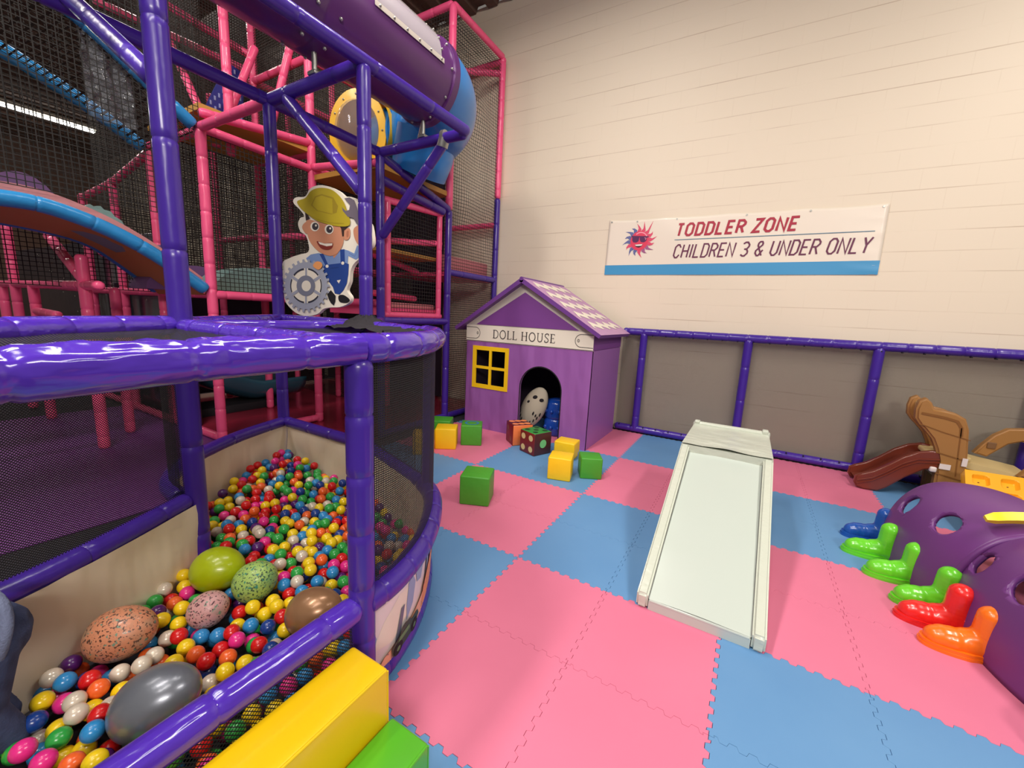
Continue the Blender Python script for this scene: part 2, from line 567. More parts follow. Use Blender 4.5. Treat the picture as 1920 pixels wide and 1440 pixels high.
def inside(p, poly):
    c = False
    for i in range(len(poly)):
        (x1, y1), (x2, y2) = poly[i - 1], poly[i]
        if (y1 > p[1]) != (y2 > p[1]) and p[0] < (x2 - x1) * (p[1] - y1) / (y2 - y1) + x1: c = not c
    return c


def project(p):
    d = Vector(p) - CAM
    z = d.dot(fw)
    return (960 + 759.165 * d.dot(rt) / z, 720 - 759.165 * d.dot(up) / z, z)


SQ = {(-2, 1): 'square left of the doll house door',
      (-1, 1): 'square in front of the doll house door',
      (-2, 0): 'square behind the ball pit net',
      (-1, 0): 'square under the lone green block',
      (-1, -1): 'square along the curved pit side',
      (0, -1): 'square beyond the green foam step',
      (0, 0): 'square left of the white slide foot',
      (0, 1): 'square between doll house corner and white slide',
      (0, 2): 'square at the fence, left of white slide',
      (-1, 2): 'square beside the doll house right wall',
      (1, 2): 'square at the fence, right of white slide',
      (1, 1): 'square right of the white slide top',
      (1, 0): 'square between white slide and tunnel boots',
      (1, -1): 'square below the foot of the white slide',
      (0, -2): 'square below the green foam step',
      (2, 2): 'square under the brown plastic slide',
      (2, 1): 'square under the far purple tunnel',
      (2, 0): 'square under the near purple tunnel',
      (2, -1): 'square at the lower right corner',
      (-2, 2): 'square behind the doll house left half'}
QN = {(0, 0): 'near', (1, 0): 'right', (0, 1): 'left', (1, 1): 'far'}
S = 1.2
for (pi_, pj), desc in SQ.items():
    colr = 'pink' if (pi_ + pj) % 2 else 'blue'
    for (a, b), qn in QN.items():
        x0, y0 = pi_ * S + a * 0.6, pj * S + b * 0.6
        x1, y1 = x0 + 0.6, y0 + 0.6
        cs = [(x0, y0), (x1, y0), (x1, y1), (x0, y1)]
        if all(inside((u * 0.97 + 0.03 * (x0 + .3), v * 0.97 + 0.03 * (y0 + .3)), PIT) for u, v in cs): continue
        if x0 < -2.5 or y1 > 3.61: continue
        poly = teeth((x0, y0), (x1, y0))[:-1] + teeth((x1, y0), (x1, y1))[:-1]
        poly += list(reversed(teeth((x0, y1), (x1, y1))))[:-1] + list(reversed(teeth((x0, y0), (x0, y1))))[:-1]
        c = Vector((x0 + .3, y0 + .3))
        k = 0.9975
        poly = [(c.x + (p.x - c.x) * k, c.y + (p.y - c.y) * k) for p in poly]
        mb = MB()
        n = len(poly)
        vs = [(p[0], p[1], -0.010) for p in poly] + [(p[0], p[1], -0.0012) for p in poly] + \
             [(c.x + (p[0] - c.x) * 0.998, c.y + (p[1] - c.y) * 0.998, 0) for p in poly]
        mb.add(vs, [tuple(range(n - 1, -1, -1)), tuple(range(2 * n, 3 * n))])
        mb.add(vs, [(i, (i + 1) % n, n + (i + 1) % n, n + i) for i in range(n)])
        mb.add(vs, [(n + i, n + (i + 1) % n, 2 * n + (i + 1) % n, 2 * n + i) for i in range(n)])
        o = mb.build('floor_mat', M['mat_' + colr], None, smooth=0)
        tag(o, f'{colr} foam mat, {qn} quarter of the square {desc[7:]}', 'floor mat', f'{colr} puzzle mats')

tag(MB().box((-4.6, -1.6, -0.004), (4.0, 3.2, 0.012), bev=0.004).build('floor_pad', M['purple_floor'], smooth=0),
    'large dull purple floor pad seen through the net left of the ball pit', 'floor pad')
tag(MB().box((-4.7, 1.87, -0.003), (4.1, 3.64, 0.014), bev=0.004).build('floor_pad', M['red_floor'], smooth=0),
    'shiny dark red floor pad inside the pink climbing frame behind the ball pit', 'floor pad')

# ------------------------------------------------------------------ ball pit
ZT, ZM = 1.44, 0.47
CURVE = [(0, -1.25), (-0.01, -1.08), (-0.07, -0.88), (-0.17, -0.69), (-0.30, -0.51), (-0.43, -0.38), (-0.58, -0.29)]
CURVE_BACK = [(-0.58, -0.29), (-0.72, -0.245), (-1.41, -0.02)]
BULGE = [(-2.60, -0.02), (-2.43, -0.49), (-2.18, -0.9), (-1.98, -1.1), (-1.74, -1.22), (-1.50, -1.25)]
LEFT = [(-1.45, -1.24), (-1.2, -1.72), (-1.06, -2.12), (-1.0, -2.5)]


def smooth_path(pts, z, k=6):
    P = [Vector((p[0], p[1], z)) for p in pts]
    out = []
    for i in range(len(P) - 1):
        a, b, c, d = P[max(0, i - 1)], P[i], P[i + 1], P[min(len(P) - 1, i + 2)]
        for j in range(k):
            t = j / k
            out.append(0.5 * ((2 * b) + (c - a) * t + (2 * a - 5 * b + 4 * c - d) * t * t + (-a + 3 * b - 3 * c + d) * t ** 3))
    out.append(P[-1])
    return out


def panel(mb, path, z0, z1, mat_=0, nv=1, off=0.0, wob=None):
    """a cloth or net hung along a plan path"""
    L = [0]
    for a, b in zip(path, path[1:]): L.append(L[-1] + (Vector((b[0], b[1])) - Vector((a[0], a[1]))).length)
    n = len(path)
    vs, uvs = [], []
    for i in range(n):
        a, b = path[max(0, i - 1)], path[min(n - 1, i + 1)]
        t = Vector((b[0] - a[0], b[1] - a[1])).normalized()
        nn = Vector((t.y, -t.x))
        for j in range(nv + 1):
            z = z0 + (z1 - z0) * j / nv
            w = off + (wob(L[i], j / nv) if wob else 0)
            vs.append((path[i][0] + nn.x * w, path[i][1] + nn.y * w, z))
            uvs.append((L[i], z))
    mb.add(vs, [(i * (nv + 1) + j, (i + 1) * (nv + 1) + j, (i + 1) * (nv + 1) + j + 1, i * (nv + 1) + j + 1)
                for i in range(n - 1) for j in range(nv)], mat_, None, uvs)
    return L[-1]


def rail(name, parent, path, r=0.05, m='purple', **kw):
    return MB().pad(path, r, **kw).build(name, M[m], parent, smooth=50)


pit = thing('ball_pit', 'purple padded ball pit enclosure with rounded rails and black net sides', 'ball pit', (-0.7, -1.2, 0))


# near top rail with crinkled vinyl, following the long side from the left to the front post and around the curve
def crinkled(path, r, seam, name, parent, amp=0.07):
    P = [Vector(p) for p in path]
    L = [0]
    for a, b in zip(P, P[1:]): L.append(L[-1] + (b - a).length)
    tot = L[-1]
    pts, rad = [], []
    k = int(tot / 0.012)
    for i in range(k + 1):
        s = tot * i / k
        q = next(j for j in range(len(L) - 1) if s <= L[j + 1] + 1e-9)
        pts.append(P[q].lerp(P[q + 1], (s - L[q]) / max(1e-9, L[q + 1] - L[q])))
        ph = (s % seam) / seam
        belly = sin(pi * ph)
        pinch = 1 - 0.10 * math.exp(-(min(ph, 1 - ph) * seam / 0.008) ** 2)

        def rr(u, s=s, belly=belly, pinch=pinch):
            a = 2 * pi * u
            topness = max(0, cos(a)) ** 0.6
            nz = noise.noise(Vector((s * 14 + 3 * cos(a), sin(a) * 3.2, cos(a) * 3.2))) + \
                0.5 * noise.noise(Vector((s * 40, sin(a) * 9, cos(a) * 9)))
            return r * (pinch + 0.05 * belly * topness + amp * nz * (0.2 + topness))
        rad.append(rr)
    return MB().tube(pts, rad, 40).build(name, M['purple_wrinkled'], parent, smooth=70)


crinkled([(0.06, -2.6, ZT - 0.01), (0.025, -2.05, ZT - 0.01), (-0.02, -1.66, ZT - 0.008), (0.0, -1.25, ZT)], 0.052, 0.29, 'top_rail', pit, 0.11)
rail('top_rail', pit, smooth_path(CURVE, ZT), 0.054, 'purple_wrinkled', seam=0.2)
rail('top_rail', pit, smooth_path(CURVE_BACK, ZT - 0.005), 0.05, 'purple_wrinkled', seam=0.25)
rail('top_rail', pit, [(-1.45, -1.2, ZT), (-2.6, -0.02, ZT)], 0.045, 'purple_wrinkled')
rail('top_rail', pit, [(-2.62, 0, ZT), (-1.47, 0, ZT)], 0.045, 'purple_wrinkled')
rail('top_rail', pit, [(-1.48, -1.2, ZT - 0.01), (-1.45, -0.03, ZT - 0.01)], 0.045, 'purple_wrinkled')
rail('top_rail', pit, [(-1.42, -1.2, ZT - 0.01), (-0.03, -1.2, ZT - 0.01)], 0.047, 'purple_wrinkled')
rail('top_rail', pit, [(-1.47, -1.22, ZT), (-1.2, -1.66, ZT), (-0.88, -2.05, ZT), (-0.75, -2.6, ZT)], 0.05, 'purple_wrinkled', seam=0.22)
# mid rails
rail('mid_rail', pit, [(0.0, -2.6, ZM), (0.0, -1.27, ZM)], 0.05, 'purple_wrinkled', seam=0.34)
rail('mid_rail', pit, smooth_path(CURVE, ZM), 0.054, seam=0.17)
rail('mid_rail', pit, smooth_path(CURVE_BACK, ZM), 0.05, seam=0.25)
rail('mid_rail', pit, [(-1.45, 0, ZM), (-2.6, 0, ZM)], 0.048)
rail('mid_rail', pit, smooth_path(BULGE, ZM), 0.048, seam=0.4)
rail('mid_rail', pit, smooth_path(LEFT, ZM), 0.05, seam=0.36)
# floor rails
inner = lambda p, d: [(x - d, y - d * 0.6) for x, y in p]
rail('base_rail', pit, smooth_path([(0.0 - 0.05, -1.25)] + [(x - 0.05, y - 0.02) for x, y in CURVE[1:]], 0.05), 0.055, seam=0.3)
rail('base_rail', pit, [(-0.02, -2.6, 0.05), (-0.02, -1.27, 0.05)], 0.05)
# posts of the pit itself
MB().pad([(0, -1.25, 0.0), (0, -1.25, ZT - 0.03)], 0.048, 0.22, 18).build('post', M['purple'], pit, smooth=50)
MB().pad([(-0.5, -0.335, 0.0), (-0.5, -0.335, ZT - 0.03)], 0.036, 0.5).build('post', M['purple'], pit, smooth=50)
# nets
cp = smooth_path(CURVE + CURVE_BACK[1:], 0)
mb = MB(); panel(mb, cp, ZM, ZT); mb.build('side_net', M['net_black'], pit)
mb = MB(); panel(mb, [(p.x, p.y) for p in smooth_path(LEFT, 0)], ZM, ZT); mb.build('side_net', M['net_fine'], pit)
mb = MB(); panel(mb, [(p.x, p.y) for p in smooth_path(BULGE, 0)][12:], ZM, ZT); mb.build('side_net', M['net_fine'], pit)
mb = MB(); panel(mb, [(0, -2.6), (0, -1.25)], 0.05, ZM); mb.build('side_net', M['net_coarse'], pit)
# net roof, sagging between the rails
roofs = [([(-1.45, -1.2), (0.0, -1.2), (-0.02, -1.6), (0.025, -2.05), (0.05, -2.6), (-0.75, -2.6), (-0.88, -2.05), (-1.2, -1.66)], 0.02),
         ([(-1.45, -1.2), (-1.45, 0), (-0.72, -0.245), (-0.58, -0.29), (-0.43, -0.38), (-0.30, -0.51), (-0.17, -0.69), (-0.07, -0.88), (0.0, -1.2)], 0.05),
         ([(-1.45, -1.2), (-1.45, 0), (-2.6, 0)], 0.05)]
for poly, sag in roofs:
    c = Vector((sum(p[0] for p in poly) / len(poly), sum(p[1] for p in poly) / len(poly)))
    mb = MB()
    fine = []
    for i in range(len(poly)):
        a, b = Vector(poly[i - 1]), Vector(poly[i])
        k = max(1, int((b - a).length / 0.08))
        fine += [a.lerp(b, t / k) for t in range(k)]
    n = len(fine); R = 8
    vs, uvs, fs = [], [], []
    for q in range(R + 1):
        t = q / R
        for p in fine:
            pp = c.lerp(p, t)
            z = ZT - 0.012 - sag * (1 - t * t) + 0.008 * noise.noise(Vector((pp.x * 9, pp.y * 9, 0)))
            vs.append((pp.x, pp.y, z)); uvs.append((pp.x, pp.y))
    for q in range(R):
        for i in range(n):
            fs.append((q * n + i, q * n + (i + 1) % n, (q + 1) * n + (i + 1) % n, (q + 1) * n + i))
    mb.add(vs, fs, 0, None, uvs).build('roof_net', M['net_roof'], pit)
# black ruffled edging where the roof net is laced to the curved rail
mb = MB()
ring = smooth_path(CURVE + CURVE_BACK[1:], 0)[6:]
vs, fs = [], []
for i, p in enumerate(ring):
    c = Vector((-0.95, -0.75, 0))
    d = (c - p); d.z = 0; d.normalize()
    for j in range(5):
        q = p + d * (0.035 + 0.05 * j)
        vs.append((q.x, q.y, ZT + 0.022 + 0.035 * noise.noise(Vector((i * 0.9, j * 1.3, 2))) - 0.006 * j))
for i in range(len(ring) - 1):
    for j in range(4):
        fs.append((i * 5 + j, (i + 1) * 5 + j, (i + 1) * 5 + j + 1, i * 5 + j + 1))
mb.add(vs, fs).build('net_edging', M['black'], pit)
mb = MB()
mb.grid(lambda u, v: (Vector((-1.40 + (.06 + .34 * u) * cos(-2.0 + 3.2 * v), -.03 + (.06 + .30 * u) * sin(-2.0 + 3.2 * v) * (1 if sin(-2.0 + 3.2 * v) < 0 else .1),
                              ZT + .085 * (1 - u) ** 2 + .018 * noise.noise(Vector((u * 7, v * 22, 5))))), (u * .34, v)), 14, 40)
mb.build('net_edging', M['black'], pit)
# cream vinyl lining below the mid rail, gathered in folds
fold = lambda s, v: 0.018 * sin(s * 13 + v * 4) * (1 - v) + 0.02 * noise.noise(Vector((s * 6, v * 2, 1)))
mb = MB(); panel(mb, [(p.x, p.y) for p in smooth_path(LEFT, 0)], 0.0, ZM - 0.02, 0, 8, -0.05, fold); mb.build('lining', M['cream'], pit)
mb = MB(); panel(mb, [(p.x, p.y) for p in smooth_path(BULGE, 0)], 0.0, ZM - 0.02, 0, 8, -0.03, fold); mb.build('lining', M['cream'], pit)
mb = MB(); panel(mb, [(-2.55 + 1.1 * i / 20, -0.02) for i in range(21)], 0.0, ZM - 0.02, 0, 8, 0.0, fold); mb.build('lining', M['cream'], pit)
mb = MB(); panel(mb, [(p.x, p.y) for p in cp], 0.0, ZM, 0, 6, -0.05); mb.build('lining', M['cream'], pit)
mb = MB(); panel(mb, [(-1.445, -1.30), (-1.40, -1.39)], 0.05, ZM - 0.03, 0, 4, -0.045); mb.build('lining_strap', M['bluegrey'], pit)
# printed banner outside the curved side, between the mid rail and the floor rail
prints = {'sky': mat('printed_sky', srgb(226, 216, 216), 0.45), 'grey': mat('printed_grey', srgb(146, 162, 196), 0.45),
          'dark': mat('printed_slate', srgb(104, 108, 128), 0.45), 'orange': mat('printed_orange', srgb(244, 150, 80), 0.45),
          'peach': mat('printed_peach', srgb(240, 176, 140), 0.45), 'red': mat('printed_rust', srgb(150, 66, 44), 0.45),
          'lime': mat('printed_olive', srgb(196, 176, 120), 0.45), 'truck': mat('printed_dark_green', srgb(44, 62, 40), 0.45),
          'truck2': mat('printed_green', srgb(92, 128, 80), 0.45), 'black': M['black'], 'white': M['offwhite']}
pn = list(prints)
front = [p for p in smooth_path(CURVE, 0, 10)]
FL = [0]
for a, b in zip(front, front[1:]): FL.append(FL[-1] + (b - a).length)


def on_curve(s, z, off):
    s = min(max(s, 0), FL[-1])
    i = next(j for j in range(len(FL) - 1) if s <= FL[j + 1] + 1e-9)
    t = (s - FL[i]) / (FL[i + 1] - FL[i])
    p = front[i].lerp(front[i + 1], t)
    d = (front[min(i + 1, len(front) - 1)] - front[max(0, i)]).normalized()
    nrm = Vector((d.y, -d.x, 0))
    tuck = -0.045 + 0.02 * (z - 0.06) / 0.36
    return p + nrm * (off + tuck + 0.02) + Vector((0, 0, z))


def decal(mb, poly, off, m):
    """a printed shape (s along the curve, z up), cut finely so that it follows the bend"""
    bm = bmesh.new()
    f = bm.faces.new([bm.verts.new((s, z, 0)) for s, z in poly])
    bmesh.ops.triangulate(bm, faces=[f])
    smin, smax = min(p[0] for p in poly), max(p[0] for p in poly)
    s = smin + 0.04
    while s < smax:
        bmesh.ops.bisect_plane(bm, geom=bm.verts[:] + bm.edges[:] + bm.faces[:], plane_co=(s, 0, 0), plane_no=(1, 0, 0))
        s += 0.04
    bm.verts.index_update()
    mb.add([on_curve(v.co.x, v.co.y, off) for v in bm.verts], [[v.index for v in q.verts] for q in bm.faces], pn.index(m))
    bm.free()


mb = MB()
Z0, Z1 = 0.075, ZM - 0.03
sh = [('sky', [(0.0, Z0), (1.12, Z0), (1.12, Z1), (0.0, Z1)]),
      ('white', [(0.05, .2), (.12, .3), (.22, .36), (.34, .34), (.36, .26), (.3, .2), (.18, .16)]),
      ('grey', [(0.0, .12), (.05, .13), (.08, .25), (.04, .34), (0.0, .34)]),
      ('grey', [(.30, .17), (.36, .22), (.38, .32), (.34, .38), (.30, .36), (.29, .26)]),
      ('grey', [(.40, .30), (.46, .28), (.5, .36), (.5, Z1), (.4, Z1), (.38, .36)]),
      ('dark', [(.20, .13), (.24, .13), (.27, .28), (.24, .28)]),
      ('grey', [(.56, .22), (.62, .24), (.64, Z1), (.58, Z1)]),
      ('dark', [(.55, .2), (.57, .22), (.59, .36), (.57, .34)]),
      ('red', [(.66, .25), (.76, .28), (.78, Z1), (.68, Z1)]),
      ('grey', [(.8, .3), (.84, .3), (.86, Z1), (.82, Z1)]),
      ('white', [(.87, .34), (.89, .34), (.90, Z1), (.88, Z1)]),
      ('peach', [(.9, .22), (1.12, .22), (1.12, Z1), (.92, Z1)]),
      ('peach', [(.06, Z0), (.62, Z0), (.62, .14), (.5, .18), (.3, .155), (.12, .13)]),
      ('orange', [(.48, .10), (.86, .10), (.9, .24), (.74, .31), (.6, .26), (.5, .2)]),
      ('lime', [(.84, .12), (1.0, .12), (1.0, .26), (.88, .30), (.8, .3)])]
for i, (m, p) in enumerate(sh): decal(mb, p, 0.0008 * (i + 1) + 0.002, m)
rr = random.Random(3)
for i in range(40):
    s, z = rr.uniform(.08, .9), rr.uniform(.09, .25)
    if s < 0.5: z = rr.uniform(.085, .14)
    decal(mb, [(s, z), (s + .008, z), (s + .008, z + .006), (s, z + .006)], 0.017, 'dark')
pb = mb.build('printed_banner', [prints[k] for k in pn], pit, smooth=60)
mb = MB()
decal(mb, [(.17, .09), (.36, .085), (.42, .12), (.40, .155), (.33, .16), (.30, .185), (.25, .185), (.22, .16), (.16, .14)], 0.018, 'truck')
decal(mb, [(.2, .13), (.31, .13), (.30, .155), (.22, .155)], 0.019, 'truck2')
for s in (.21, .36):
    decal(mb, [(s + .036 * cos(2 * pi * k / 12), .105 + .03 * sin(2 * pi * k / 12)) for k in range(12)], 0.0195, 'black')
    decal(mb, [(s + .014 * cos(2 * pi * k / 10), .105 + .012 * sin(2 * pi * k / 10)) for k in range(10)], 0.0205, 'truck2')
mb.build('printed_truck', [prints[k] for k in pn], pb, smooth=60)

# ------------------------------------------------------------------ purple tower frame over the pit
tw = thing('tower_frame', 'tall purple padded pipe frame rising over the ball pit and carrying the tube', 'climbing frame', (-2.0, 0, 0))
XA, XB = -1.45, -2.63
HZ = 3.27
for (x, y, z1, r) in ((XA, -1.2, 4.3, 0.052), (XA, 0, HZ, 0.05), (XB, 0, HZ, 0.05), (XB, 1.2, HZ, 0.048), (XB, 2.4, 2.95, 0.048)):
    MB().pad([(x, y, 0), (x, y, z1)], r, 0.52, 16).build('post', M['purple'], tw, smooth=50)
MB().pad([(XB - .12, 1.14, 0), (XB - .12, 1.14, HZ)], 0.04, 0.5).build('post', M['purple'], tw, smooth=50)
MB().pad([(XB, 3.6, 0), (XB, 3.6, 3.4)], 0.048, 0.4).build('post', M['purple'], tw, smooth=50)
for a, b in (((XB, -3.4, HZ), (XB, 1.22, HZ)), ((XA, -2.6, HZ + .02), (XA, 1.22, HZ + .02)), ((XA, 0, HZ), (XB, 0, HZ)),
             ((XA, 1.2, HZ), (XB, 1.2, HZ)), ((XB, 1.2, HZ - .02), (XB, 2.4, 2.95)),
             ((XB, 1.2, ZT), (XB, 2.42, ZT)), ((XA, 0, ZT), (XB, 1.2, ZT)), ((XB, 2.4, 2.13), (XB, 3.6, 2.13)), ((XB, 1.2, 0.05), (XB, 2.42, 0.05)),
             ((XB, 2.4, 0.05), (XB, 3.6, 0.05))):
    MB().pad([a, b], 0.05 if a[2] > 2.5 else 0.045, 0.6, 16).build('beam', M['purple'], tw, smooth=50)
for a, b in (((-2.38, 0, HZ - .03), (XA - .02, 0, 2.42)), ((-1.72, 1.2, HZ - .04), (XB + .02, 1.2, 2.38)),
             ((-1.5, -1.2, 2.62), (-2.6, -1.2, HZ + .05)), ((XB, 1.2, 3.0), (XB, 2.3, 2.9))):
    MB().pad([a, b], 0.05, 0.55, 16).build('brace', M['purple'], tw, smooth=50)
MB().tube([(-1.72, 1.2, HZ), (-1.745, 1.2, HZ - .08)], 0.056, 12).tube([(-1.74, 1.2, HZ + .02), (-1.70, 1.2, HZ + .02)], 0.056, 12).build('clamp', M['steel'], tw)
mb = MB().tube([(-2.0, 0, HZ + .03), (-2.0, 0, HZ + .22)], 0.02, 10).box((-2.0, 0, HZ + .06), (0.09, 0.07, 0.03), bev=0.008)
mb.build('tube_bracket', M['steel'], tw)
mb = MB().tube([(-2.0, 1.2, HZ + .03), (-2.0, 1.2, HZ + .22)], 0.02, 10).box((-2.0, 1.2, HZ + .06), (0.09, 0.07, 0.03), bev=0.008).tube([(-2.06, 1.2, HZ + .05), (-2.0, 1.2, HZ + .24)], 0.012, 8)
mb.build('tube_bracket', M['steel'], tw)

# ------------------------------------------------------------------ crawl tube
tb = thing('crawl_tube', 'large purple crawl tube with blue elbow and yellow bubble end above the frame', 'crawl tube', (-2.0, 0, 3.85))
TX, TZ, TR = -2.02, 3.86, 0.385
SEG = 48


def ring_tube(path, r, n=SEG):
    return MB().tube(path, r, n, cap=False)


mb = ring_tube([(TX, y, TZ) for y in (-3.2, -1.4, -0.1, -0.085, -0.07, 1.28)], [TR, TR, TR, TR * .985, TR, TR])
# flanges where the moulded lengths meet
mb.tube([(TX, 1.22, TZ), (TX, 1.225, TZ), (TX, 1.30, TZ), (TX, 1.305, TZ)], [TR, TR + .022, TR + .022, TR], SEG, cap=False)
shell = mb.build('tube_section', M['tube_purple'], tb, smooth=50)
mb = MB()
for y in (-0.16, 0.02, 1.19):
    for k in range(10):
        a = 2 * pi * k / 10
        mb.sphere((TX + (TR + .004) * cos(a), y, TZ + (TR + .004) * sin(a)), 0.014, u=8, v=6)
mb.build('bolt', M['steel'], shell)
# clear riveted window patch on the upper right of the tube
mb = MB()
a0, a1, y0, y1 = radians(-2), radians(78), 0.22, 1.08
mb.grid(lambda u, v: (Vector((TX + (TR + .008) * cos(a0 + (a1 - a0) * v), y0 + (y1 - y0) * u + 0.10 * (0.5 - u) * (1 - v), TZ + (TR + .008) * sin(a0 + (a1 - a0) * v))), (u, v)), 12, 16)
wn = mb.build('tube_window', M['clear'], tb)
mb = MB()
fr = MB()
for k in range(6):
    mb.sphere((TX + (TR + .012) * cos(a0 + .05), y0 + .09 + (y1 - y0 - .14) * k / 5, TZ + (TR + .012) * sin(a0 + .05)), 0.011, u=8, v=6)
for k in range(1, 5):
    a = a0 + (a1 - a0) * k / 5
    mb.sphere((TX + (TR + .012) * cos(a), y1 - .035, TZ + (TR + .012) * sin(a)), 0.011, u=8, v=6)
mb.build('rivet', M['steel'], wn)
fr.grid(lambda u, v: (Vector((TX + (TR + .011) * cos(a0 + .10 * v), y0 + .04 + (y1 - y0 - .05) * u, TZ + (TR + .011) * sin(a0 + .10 * v))), (u, v)), 10, 3)
fr.build('window_border', M['grey_print'], wn)
# blue elbow: swings left behind the frame while dropping
RAD = 0.62
path = []
for k in range(15):
    a = (pi / 2) * k / 14
    path.append((TX - RAD + RAD * cos(a), 1.28 + RAD * sin(a), TZ - 0.16 * (k / 14) ** 1.3))
path += [(TX - RAD - 0.25, 1.28 + RAD, TZ - .19), (TX - RAD - 0.55, 1.28 + RAD, TZ - .21)]
mb = ring_tube(path, [TR] * len(path))
el = mb.build('elbow', M['tube_blue'], tb, smooth=50)
for (xx) in (TX - RAD - .05, TX - RAD - .2, TX - RAD - .35):
    MB().tube([(xx, 1.28 + RAD, TZ - .18), (xx - .03, 1.28 + RAD, TZ - .18)], TR + .02, SEG).build('rib', M['tube_blue'], el, smooth=50)
# blue drop piece under the elbow
MB().tube([(TX - .42, 1.75, TZ - .2), (TX - .5, 1.78, TZ - .42), (TX - .6, 1.8, TZ - .62)], [TR * .9, TR * .92, TR * .85], SEG, cap=False).build('drop_section', M['tube_blue'], tb, smooth=50)
# yellow end with a clear bubble, facing the room
BX, BY, BZ = -3.24, 1.42, 3.66
MB().tube([(BX - .12, BY + .5, BZ), (BX, BY + .05, BZ), (BX + .005, BY + .04, BZ), (BX + .01, BY, BZ)], [.40, .42, .46, .46], SEG, cap=False).build('end_ring', M['tube_yellow'], tb, smooth=50)
nrm = Vector((0.35, -1, -0.05)).normalized()
ux = Vector((0, 0, 1)).cross(nrm).normalized(); uz = nrm.cross(ux)
mb = MB()
N_ = 40
for (ra, rb, d0, d1) in ((.46, .46, 0, .03), (.46, .34, .03, .03), (.34, .34, .03, 0)):
    vs = [Vector((BX, BY, BZ)) + (ux * cos(2 * pi * j / N_) * .82 + uz * sin(2 * pi * j / N_)) * r_ + nrm * d_ for r_, d_ in ((ra, d0), (rb, d1)) for j in range(N_)]
    mb.add(vs, [(j, (j + 1) % N_, N_ + (j + 1) % N_, N_ + j) for j in range(N_)])
mb.build('end_flange', M['tube_yellow'], tb, smooth=50)
mb = MB()
mb.grid(lambda u, v: (Vector((BX, BY, BZ)) + (ux * cos(2 * pi * v) * .82 + uz * sin(2 * pi * v)) * .345 * sin(u * pi / 2) + nrm * (.03 + .17 * cos(u * pi / 2)), (u, v)), 10, 36)
mb.build('bubble_window', M['clear_dome'], tb)
mb = MB()
for k in range(12):
    a = 2 * pi * k / 12
    mb.sphere(Vector((BX, BY, BZ)) + (ux * cos(a) * .82 + uz * sin(a)) * .40 + nrm * .034, 0.012, u=8, v=6)
mb.build('bolt', M['steel'], tb)

# ------------------------------------------------------------------ pink climbing frame
pf = thing('climbing_frame', 'big pink padded climbing frame with dark nets and decks behind the purple tower', 'climbing frame', (-4.5, 1.8, 0))


def pole(name, a, b, r=0.05, m='pink', parent=None, seam=0.26, n=12):
    return MB().pad([a, b], r, seam, n).build(name, M[m], parent or pf, smooth=50)


X0, X1, X2, X3, X4 = -2.63, -3.85, -5.05, -6.25, -7.45
TOP = 5.42
